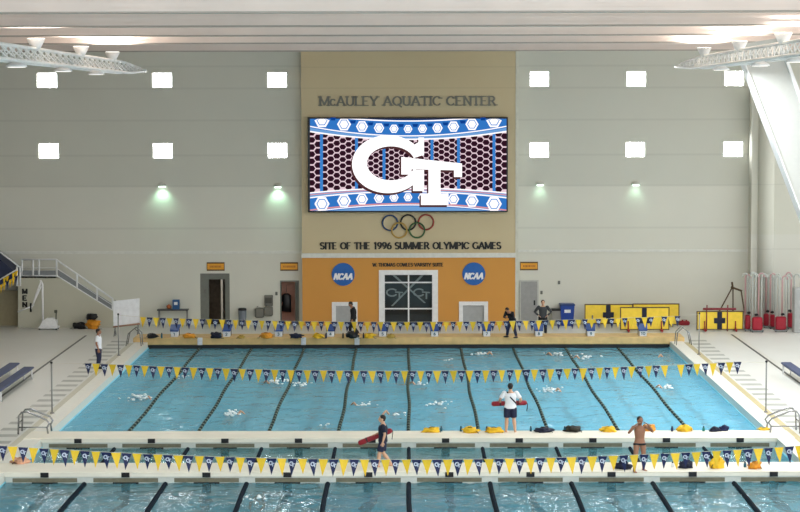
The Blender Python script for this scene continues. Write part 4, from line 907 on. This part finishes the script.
# ================================================================== lighting trusses
m_truss = mat('truss_white', (236, 236, 234), .4)
for sx, nm, e0, e1 in ((-1, 'left', (140, 69.5), (0, 52)), (1, 'right', (681, 66.5), (800, 46.5))):
    p_ = at(*e0, X=sx * 13.1); q_ = at(*e1, X=sx * 13.1); z_ = (p_.z + q_.z) / 2; yb, ya2 = p_.y, 58.6
    d_ = thing('lighting_truss', 'white lattice lighting truss running below the roof on the %s side' % nm, 'truss', (sx * 13.1, 0, z_))
    H = .36; g = MB(); n = int((yb - ya2) / 1.3)
    ys = [yb - (yb - ya2) * i / n for i in range(n + 1)]
    hh = lambda y: min(1, .25 + (yb - y) / 8)
    cor = lambda y: [Vector((-.28, y, -.24 * hh(y))), Vector((.28, y, -.24 * hh(y))), Vector((0, y, .26 * hh(y)))]
    g = MB()
    for j in range(3): g.tube([cor(y)[j] for y in ys], .07, n=6)
    g.build('chords', m_truss, d_)
    g = MB()
    for i in range(n):
        a_, b_ = cor(ys[i]), cor(ys[i + 1])
        for j in range(3): g.tube([a_[j], b_[(j + 1) % 3]], .03, n=5); g.tube([a_[j], a_[(j + 1) % 3]], .025, n=5)
    g.build('lattice', m_truss, d_)
    ups = [(36, 48), (81, 54), (112.5, 59.5)] if sx < 0 else [(783, 44), (739.5, 51.5), (704, 56.5)]
    dns = [(16.5, 61), (63, 66.5), (96, 70)] if sx < 0 else [(796, 58), (760, 62), (721, 67)]
    w_l = {-1: ('nearest the photo edge', 'middle', 'nearest the truss tip'), 1: ('nearest the photo edge', 'middle', 'nearest the truss tip')}[sx]
    for (px, py), t_ in zip(ups, w_l):
        y = 60.0 if px < 0 else at(px, py, X=sx * 13.1).y
        if px > 0:
            u_ = thing('floodlight', 'white flared uplight on the %s truss, %s' % (nm, t_), 'lamp', (sx * 13.1, y, z_), group='uplights on the lighting trusses')
            g = MB(); g.tube([(0, 0, .24), (0, 0, .3), (0, 0, .62)], [.12, .17, .34], n=16); g.build('reflector', m_white, u_)
            g = MB(); g.tube([(0, 0, .62), (0, 0, .63)], .3, n=16); g.build('lens', mat('uplight_glow', (255, 250, 240), emit=6), u_)
        L_ = bpy.data.lights.new('uplight', 'AREA'); L_.shape = 'DISK'; L_.size = 1.6; L_.energy = 260; L_.color = (1, .93, .86)
        lo = bpy.data.objects.new('uplight', L_); C.objects.link(lo); lo.location = (sx * 13.1, y, z_ + .68); lo.rotation_euler = (PI, 0, 0)
    for (px, py), t_ in zip(dns, w_l):
        y = at(px, py, X=sx * 13.1).y
        u_ = thing('dish_lamp', 'flat white dish lamp hanging under the %s truss, %s' % (nm, t_), 'lamp', (sx * 13.1, y, z_), group='dish lamps under the lighting trusses')
        g = MB(); g.tube([(0, 0, -.44), (0, 0, -.38), (0, 0, -.3), (0, 0, -.22)], [.36, .34, .2, .08], n=20); g.build('dish', m_white, u_)
        g = MB(); g.tube([(0, 0, -.455), (0, 0, -.441)], .3, n=18); g.build('lens', mat('dish_glow', (255, 252, 245), emit=1.5), u_)
        L_ = bpy.data.lights.new('dish_light', 'AREA'); L_.shape = 'DISK'; L_.size = .6; L_.energy = 160 if sx < 0 else 850; L_.color = (1, .98, .94) if sx < 0 else (.92, .97, 1)
        lo = bpy.data.objects.new('dish_light', L_); C.objects.link(lo); lo.location = (sx * 13.1, y, z_ - .5)

# ================================================================== people
SKIN = mat('skin', (205, 160, 130), .55, var=.05); SKIN2 = mat('skin_tan', (158, 110, 84), .55, var=.05)
HAIR = mat('hair_dark', (30, 22, 20), .6); m_cap = mat('swim_cap', (235, 235, 235), .4)
def remesh(mb, vox, it=3):
    o = mb.build('tmp', SKIN); r = o.modifiers.new('r', 'REMESH'); r.mode = 'VOXEL'; r.voxel_size = vox; r.use_smooth_shade = True
    if it: s_ = o.modifiers.new('s', 'SMOOTH'); s_.iterations = it; s_.factor = .5
    dg = bpy.context.evaluated_depsgraph_get(); me = bpy.data.meshes.new_from_object(o.evaluated_get(dg)); bpy.data.objects.remove(o); return me
def put(me, name, m, parent):
    me.materials.clear(); me.materials.append(m); o = bpy.data.objects.new(name, me); C.objects.link(o); o.parent = parent
    for p_ in me.polygons: p_.use_smooth = True
    return o
V = Vector
STAND = dict(pel=V((0, 0, .93)), che=V((0, .0, 1.27)), nek=V((0, -.01, 1.47)), hed=V((0, .02, 1.612)), look=V((0, 1, 0)),
             shL=V((-.185, 0, 1.41)), shR=V((.185, 0, 1.41)), elL=V((-.25, -.03, 1.13)), elR=V((.25, -.03, 1.13)), wrL=V((-.26, .05, .88)), wrR=V((.26, .05, .88)),
             hdL=V((-.1, .2, -1)), hdR=V((.1, .2, -1)), hiL=V((-.09, 0, .9)), hiR=V((.09, 0, .9)), knL=V((-.11, .03, .49)), knR=V((.11, .03, .49)), anL=V((-.12, -.02, .08)), anR=V((.12, -.02, .08)),
             ftL=V((-.1, 1, 0)), ftR=V((.1, 1, 0)))
def torso(g, J, inf=0, z0=-1.0, z1=9):
    side = (J['hiR'] - J['hiL']).normalized(); ax = (J['che'] - J['pel'])
    P = [J['pel'] - ax * .22, J['pel'] - ax * .05, J['pel'] + ax * .35, J['che'] - ax * .2, J['che'] + (J['nek'] - J['che']) * .25, J['che'] + (J['nek'] - J['che']) * .7, J['nek']]
    R = [(.13, .09), (.165, .11), (.135, .095), (.15, .108), (.165, .11), (.13, .08), (.06, .06)]
    sel = [i for i in range(7) if z0 <= i <= z1]
    g.tube([P[i] for i in sel], [(R[i][0] + inf, R[i][1] + inf) for i in sel], n=18, side=side)
def hand(g, w, d, side_sign, curl=.35):
    d = d.normalized(); a = V((0, 1, 0)) if abs(d.y) < .8 else V((1, 0, 0)); a = (a - d * a.dot(d)).normalized(); nrm = d.cross(a) * side_sign
    g.tube([w, w + d * .04, w + d * .09], [(.024, .018), (.038, .016), (.04, .014)], n=10, side=a)
    for i, (off, ln) in enumerate(((-.033, .062), (-.011, .078), (.012, .073), (.034, .058))):
        b0 = w + d * .085 + a * off; sp = a * off * .5
        p1 = b0 + d * ln * .5 + sp * .6; p2 = p1 + (d * ln * .5 + sp * .4 + nrm * ln * curl)
        g.tube([b0, p1, p2], [.0095, .009, .0075], n=7)
    t0 = w + d * .03 - a * .03; g.tube([t0, t0 - a * .03 + d * .03, t0 - a * .035 + d * .065 + nrm * .015], [.013, .011, .009], n=7)
def body_mesh(J):
    g = MB(); torso(g, J)
    g.tube([J['nek'] - V((0, 0, .05)), J['nek'] + (J['hed'] - J['nek']) * .6], [.06, .053], n=12)
    lk = J['look'].normalized(); upv = (J['hed'] - J['nek']).normalized(); sd = lk.cross(upv).normalized(); upv = sd.cross(lk).normalized()
    R = Matrix((sd, lk, upv)).transposed(); h = J['hed']
    g.ell(h + upv * .02, (.076, .095, .11), n=18, rot=R); g.ell(h + lk * .03 - upv * .06, (.052, .058, .06), n=12, rot=R)
    g.tube([h + lk * .085 + upv * .02, h + lk * .112 - upv * .02, h + lk * .09 - upv * .03], [.01, .017, .012], n=8)
    g.tube([h + lk * .088 - upv * .062 - sd * .02, h + lk * .094 - upv * .06, h + lk * .088 - upv * .062 + sd * .02], .008, n=6)
    for s_ in (-1, 1): g.ell(h + sd * .078 * s_ - lk * .005, (.012, .025, .033), n=8, rot=R)
    for s_, q in ((-1, 'L'), (1, 'R')):
        sh, el, wr = J['sh' + q], J['el' + q], J['wr' + q]
        g.ell(sh, (.062, .06, .06), n=12)
        g.tube([sh, sh.lerp(el, .4), el, el.lerp(wr, .3), wr], [.052, .048, .038, .04, .026], n=12); hand(g, wr, J['hd' + q], s_)
        hi, kn, an = J['hi' + q], J['kn' + q], J['an' + q]
        g.tube([hi, hi.lerp(kn, .35), kn, kn.lerp(an, .3), an], [.092, .085, .055, .06, .036], n=14)
        f = J['ft' + q].normalized(); s2 = f.cross(V((0, 0, 1)))
        a0 = V((an.x, an.y, an.z - .035)); g.tube([a0 - f * .06, a0 + f * .02, a0 + f * .13, a0 + f * .2], [(.034, .035), (.038, .045), (.045, .026), (.036, .016)], n=12, side=s2)
        g.tube([an + V((0, 0, .02)), a0 + f * .01], [.036, .04], n=10)
    return g
def person(label, loc, rz, scale, J, skin, clothes, hairm=HAIR, hair='short', name='person'):
    d_ = thing(name, label, 'person', loc, rz); d_.scale = (scale * 1.12, scale * 1.12, scale)
    put(remesh(body_mesh(J), .0085), 'body', skin, d_)
    lk = J['look'].normalized(); upv = (J['hed'] - J['nek']).normalized(); sd = lk.cross(upv).normalized(); upv = sd.cross(lk).normalized(); R = Matrix((sd, lk, upv)).transposed(); h = J['hed']
    g = MB(); g.ell(h + upv * .045 - lk * .018, (.085, .095, .1), n=18, rot=R)
    if hair == 'long': g.ell(h - lk * .06 - upv * .03, (.07, .05, .1), n=12, rot=R)
    else: g.ell(h - lk * .045 - upv * .01, (.07, .055, .07), n=12, rot=R)
    g.build('hair', hairm, d_)
    for s_ in (-1, 1):
        g = MB(); g.ell(h + lk * .09 + sd * .032 * s_ + upv * .022, (.012, .006, .007), n=8, rot=R); g.build('eye', m_black, d_)
    for kind, m in clothes:
        g = MB()
        if kind in ('shirt', 'jacket'):
            torso(g, J, .03, 1, 5); g.tube([J['pel'] - V((0, 0, .06)), J['pel'] + V((0, 0, .1))], [(.195, .14), (.17, .125)], n=16, side=(J['hiR'] - J['hiL']))
            for q in 'LR':
                sh, el, wr = J['sh' + q], J['el' + q], J['wr' + q]; g.ell(sh, (.078, .075, .072), n=12)
                g.tube([sh, sh.lerp(el, .75)], [.072, .068], n=12)
                if kind == 'jacket': g.tube([sh, el, el.lerp(wr, .95)], [.072, .058, .045], n=12)
        elif kind in ('shorts', 'pants', 'trunks'):
            torso(g, J, .02 if kind != 'trunks' else .012, 0, 1)
            e = {'shorts': .85, 'pants': 1, 'trunks': .16}[kind]
            for q in 'LR':
                hi, kn, an = J['hi' + q], J['kn' + q], J['an' + q]
                if kind == 'pants': g.tube([hi, hi.lerp(kn, .4), kn, an.lerp(kn, .1)], [.115, .105, .078, .062], n=14)
                else: g.tube([hi, hi.lerp(kn, e * .6), hi.lerp(kn, e)], [.112, .108, .1] if kind == 'shorts' else [.1, .098, .095], n=14)
        elif kind == 'shoes':
            for q in 'LR':
                an = J['an' + q]; f = J['ft' + q].normalized(); s2 = f.cross(V((0, 0, 1))); a0 = V((an.x, an.y, an.z - .03))
                g.tube([a0 - f * .08, a0 + f * .02, a0 + f * .14, a0 + f * .22], [(.042, .045), (.046, .055), (.052, .04), (.04, .026)], n=12, side=s2)
        elif kind == 'strap':
            pts = [J['shL'] + V((.08, -.06, .04)), J['che'] + V((0, -.14, 0)), V((.16, -.13, 1.08)), V((.19, .0, 1.02)), V((.08, .15, 1.15)), J['shL'] + V((.08, .08, .02))]
            g.tube(pts, [(.022, .012)] * 6, n=8, closed=True, side=(1, 0, .8)); g.build('strap', m, d_); continue
        put(remesh(g, .013, 2), kind, m, d_)
    return d_
def pose(**k):
    J = {a: v.copy() for a, v in STAND.items()}
    for a, v in k.items(): J[a] = V(v)
    return J
def rescue(name, label, a, b_, r=.085):
    a, b_ = V(a), V(b_); d_ = thing(name, label, 'rescue tube'); v = (b_ - a).normalized()
    g = MB(); g.tube([a, a + v * .05, a.lerp(b_, .5), b_ - v * .05, b_], [r * .6, r, r, r, r * .6], n=14); g.build('foam', m_red, d_)
    g = MB()
    for t_ in (.25, .75): c_ = a.lerp(b_, t_); g.tube([c_ - v * .02, c_ + v * .02], r * 1.06, n=14)
    g.build('bands', m_black, d_)
    g = MB(); g.tube([b_, b_ + v * .03 - V((0, 0, .06)), b_ - V((0, 0, .3))], .012, n=6); g.build('tow_cord', m_black, d_)
    return d_
m_shirtw = mat('shirt_white', (236, 236, 240), .7); m_shirtn = mat('shirt_navy', (20, 28, 48), .8); m_shortn = mat('shorts_navy', (26, 32, 62), .7); m_dk = mat('clothes_black', (26, 27, 32), .8); m_char = mat('jacket_charcoal', (58, 62, 66), .8)
# A white shirt lifeguard, back to the camera
pA = at(510.5, 433.8, Z=DZ); pA.y += .12
person('person in white shirt and navy shorts seen from behind, holding a red rescue tube', (pA.x, pA.y, DZ), 0, 1.0,
       pose(elL=(-.33, -.02, 1.17), elR=(.33, -.02, 1.17), wrL=(-.3, .18, 1.04), wrR=(.3, .18, 1.04), hdL=(.2, .9, -.1), hdR=(-.2, .9, -.1), anL=(-.13, -.02, .08), anR=(.15, -.02, .08)), SKIN,
       [('shirt', m_shirtw), ('shorts', m_shortn), ('strap', m_black)])
rescue('rescue_tube', 'red rescue tube held level in front by the white-shirted person', (pA.x - .64, pA.y + .24, DZ + .99), (pA.x + .58, pA.y + .24, DZ + 1.03))
# B navy lifeguard walking left on the near bulkhead
pB = at(383, 468, Z=DZ)
person('person in navy shirt and shorts walking left with a red rescue tube under the arm', (pB.x, pB.y, DZ), PI / 2, .96,
       pose(knL=(-.1, .1, .5), anL=(-.1, .14, .09), knR=(.1, .0, .49), anR=(.11, -.24, .12), elL=(-.24, -.06, 1.14), wrL=(-.25, .0, .9), elR=(.27, -.02, 1.16), wrR=(.24, .2, 1.08), hdR=(-.2, .9, -.3)), SKIN,
       [('shirt', m_shirtn), ('shorts', m_shortn)])
zb = lambda px, py, y: at(px, py, y)
q0, q1 = zb(358.5, 443.5, pB.y + .42), zb(392, 430, pB.y + .42)
rescue('rescue_tube', 'red rescue tube slanting under the arm of the navy-shirted person', q0, q1)
# C swimmer adjusting goggles
pC = at(639.8, 472.3, Z=DZ); pC.y += .1
pc = person('person in dark swim trunks facing the camera, both hands raised to the face', (pC.x, pC.y, DZ), PI + .25, .99,
       pose(elL=(-.36, .1, 1.26), elR=(.36, .1, 1.26), wrL=(-.17, .17, 1.52), wrR=(.17, .17, 1.52), hdL=(.7, .1, .5), hdR=(-.7, .1, .5), anL=(-.13, -.02, .08), anR=(.2, .12, .08), knR=(.15, .1, .5)), SKIN2,
       [('trunks', m_black)])
# D white shirt, left deck
pD = at(98.5, 369, Z=DZ)
person('person in white shirt and navy pants standing on the left deck facing the pool', (pD.x, pD.y, DZ), -PI / 2, 1.0, pose(), SKIN2, [('shirt', m_shirtw), ('pants', m_shortn), ('shoes', m_black)])
# E walking dark
pE = at(353.5, 336.3, Z=DZ)
person('person in black clothes walking left in front of the orange wall', (pE.x, pE.y, DZ), PI / 2, .98, pose(knL=(-.1, .14, .5), anL=(-.1, .16, .09), knR=(.1, .02, .49), anR=(.11, -.24, .12), nek=(0, .06, 1.46), hed=(0, .12, 1.61), look=(0, 1, -.35)), SKIN2, [('jacket', m_dk), ('pants', m_dk), ('shoes', m_black)])
# F bowed head
pF = at(511.5, 337.8, Z=.52)
person('person in black top and navy trousers bending forward with bowed head', (pF.x, pF.y, .52), PI - .7, .93,
       pose(pel=(0, -.08, .9), hiL=(-.09, -.06, .87), hiR=(.09, -.06, .87), che=(0, .08, 1.2), nek=(0, .2, 1.36), hed=(0, .32, 1.46), look=(0, 1, -.9), shL=(-.185, .16, 1.32), shR=(.185, .16, 1.32), elL=(-.27, .2, 1.06), elR=(.27, .2, 1.06), wrL=(-.05, .38, 1.1), wrR=(.05, .36, 1.06), hdL=(1, .1, .1), hdR=(-1, .1, .1),
            knL=(-.18, .03, .47), anL=(-.27, -.02, .08), knR=(.18, .03, .47), anR=(.27, -.02, .08)), SKIN2, [('jacket', m_dk), ('pants', m_shortn), ('shoes', m_black)])
# G hands on hips
pG = at(543.5, 336.5, Z=DZ)
person('person in charcoal jacket with hands on hips in front of the trash can', (pG.x, pG.y + .5, DZ), PI, 1.0,
       pose(elL=(-.36, -.06, 1.15), elR=(.36, -.06, 1.15), wrL=(-.2, .08, 1.0), wrR=(.2, .08, 1.0), hdL=(.5, .5, -.4), hdR=(-.5, .5, -.4)), SKIN, [('jacket', m_char), ('pants', m_dk), ('shoes', m_black)])

# swimmers ---------------------------------------------------------------
def swim_mesh(kind):
    J = pose(hed=(0, .02, 1.66), nek=(0, 0, 1.47), look=(0, 1, 0.2))
    if kind == 0: J.update(elR=V((.36, -.26, 1.48)), wrR=V((.5, -.1, 1.66)), hdR=V((.5, .7, .4)), elL=V((-.22, .2, 1.3)), wrL=V((-.2, .25, 1.05)), hdL=V((0, .1, -1)))
    if kind == 1: J.update(elL=V((-.38, -.24, 1.46)), wrL=V((-.5, -.1, 1.66)), hdL=V((-.4, .7, .4)), elR=V((.2, .1, 1.62)), wrR=V((.18, .1, 1.85)), hdR=V((0, 0, 1)))
    if kind == 2: J.update(elL=V((-.2, .1, 1.62)), wrL=V((-.16, .12, 1.88)), hdL=V((0, 0, 1)), elR=V((.2, .1, 1.62)), wrR=V((.16, .12, 1.88)), hdR=V((0, 0, 1)))
    for q, s_ in (('L', -1), ('R', 1)): J['ft' + q] = V((0, .3, -1)); J['kn' + q] = V((s_ * .1, .02, .48)); J['an' + q] = V((s_ * .1, .05 * s_, .1))
    # lay it down: up axis (z) -> forward (+y), front (+y) -> down (-z)
    g = body_mesh(J); g.v = [(x, z - 1.2, -y - .0) for x, y, z in g.v]; c = MB()
    h = J['hed']; c.ell((h.x, h.z - 1.17, -h.y + .01), (.084, .118, .1), n=16)
    t = MB(); torso(t, J, .014, 0, 1); 
    t.v = [(x, z - 1.2, -y) for x, y, z in t.v]
    return remesh(g, .014, 2), c, t
SW = []
for k in range(3):
    me, c, t = swim_mesh(k); me.materials.clear(); me.materials.append(SKIN)
    for p_ in me.polygons: p_.use_smooth = True
    co = c.build('swim_cap', m_cap); to = t.build('swimsuit', m_bagnavy); SW.append((me, co.data, to.data)); bpy.data.objects.remove(co); bpy.data.objects.remove(to)
m_foam = mat('foam', (240, 248, 250), .5, var=.03)
capms = [m_cap, m_bagy, m_navy, mat('cap_orange', (230, 120, 40), .4)]
swl = [(139.5, 398, 1, 0, 2.6, 'in the leftmost lane amid white spray'), (231, 413, 0, 1, 1.6, 'in the third lane from the left, nearest the bulkhead'), (276, 382, 1, 0, 2.2, 'in the fourth lane amid white spray'), (301, 384, 2, 3, 1.0, 'with orange cap right beside the spray of the fourth lane'),
       (183, 376, 2, 0, .6, 'low in the water of the second lane'), (364, 404, 1, 3, .9, 'with head up left of the navy-shirted lifeguard'), (396, 413, 0, 3, .6, 'with arched arm just behind the navy-shirted lifeguard'), (325.5, 424, 2, 3, .3, 'low in the water near the far bulkhead left of the navy-shirted lifeguard'),
       (449, 359.5, 2, 3, .4, 'with orange cap beyond the middle pennants'), (481, 353.5, 1, 0, 1.0, 'with white splash near the far end in lane 7'), (421, 383, 1, 3, .8, 'with orange cap just below the middle pennants'), (441, 403, 2, 0, 1.2, 'as a pale shape right of the centre lane line'),
       (549, 390, 1, 0, 2.0, 'in spray right of the white-shirted lifeguard'), (557, 354, 1, 0, 1.2, 'near the far end in lane 8 at its left side'), (585, 357, 1, 0, 1.6, 'near the far end in lane 9 with long white splash'), (669, 356, 0, 3, .2, 'with raised reddish arm in the rightmost lane near the far end'),
       (668, 386.5, 1, 3, 1.0, 'in the rightmost lane below the middle pennants'), (401, 378, 2, 0, .2, 'low in the water left of the centre lane line'), (257, 497, 2, 0, .5, 'under the surface of the nearest water')]
for i, (px, py, kd, cp, sp, t_) in enumerate(swl):
    p_ = at(px, py, Z=.05); flip = (i * 7) % 3 == 0
    d_ = thing('swimmer', 'swimmer ' + t_, 'person', (p_.x, p_.y + (0.3 if flip else -.3), -.12 if sp > .5 else -.14), (PI if flip else 0) + random.uniform(-.1, .1), 'swimmers in the pool')
    o = bpy.data.objects.new('body', SW[kd][0]); C.objects.link(o); o.parent = d_
    o = bpy.data.objects.new('swim_cap', SW[kd][1].copy()); o.data.materials.clear(); o.data.materials.append(capms[cp]); C.objects.link(o); o.parent = d_
    o = bpy.data.objects.new('swimsuit', SW[kd][2]); C.objects.link(o); o.parent = d_
    if sp > .25:
        g = MB()
        for j in range(int(16 * sp)):
            a_ = random.uniform(0, 2 * PI); rr = abs(random.gauss(0, .2 * (sp ** .4))); r_ = random.uniform(.02, .06)
            g.ell((rr * math.cos(a_) * 1.2, rr * math.sin(a_) * 1.8, random.uniform(0, .1 * sp / 2 + .03)), (r_ * 1.4, r_ * 1.8, r_ * .7), n=6, disp=.5, seed=j)
        o = g.build('splash', m_foam, None, (p_.x, p_.y, 0)); tag(o, 'white splash around the swimmer ' + t_, 'splash', 'splashes around swimmers', 'stuff')

# ================================================================== light
W = bpy.data.worlds.new('world'); bpy.context.scene.world = W; W.use_nodes = True
bg = W.node_tree.nodes['Background']; bg.inputs[0].default_value = (.93, .97, 1, 1); bg.inputs[1].default_value = 2.75
sc = bpy.context.scene
sc.view_settings.view_transform = 'Standard'; sc.view_settings.look = 'None'; sc.view_settings.gamma = 1; sc.view_settings.use_curve_mapping = False
sc.view_settings.exposure = 0
sc.cycles.use_denoising = True
sc.cycles.max_bounces = 8; sc.cycles.diffuse_bounces = 4; sc.cycles.transparent_max_bounces = 12; sc.cycles.sample_clamp_indirect = 6
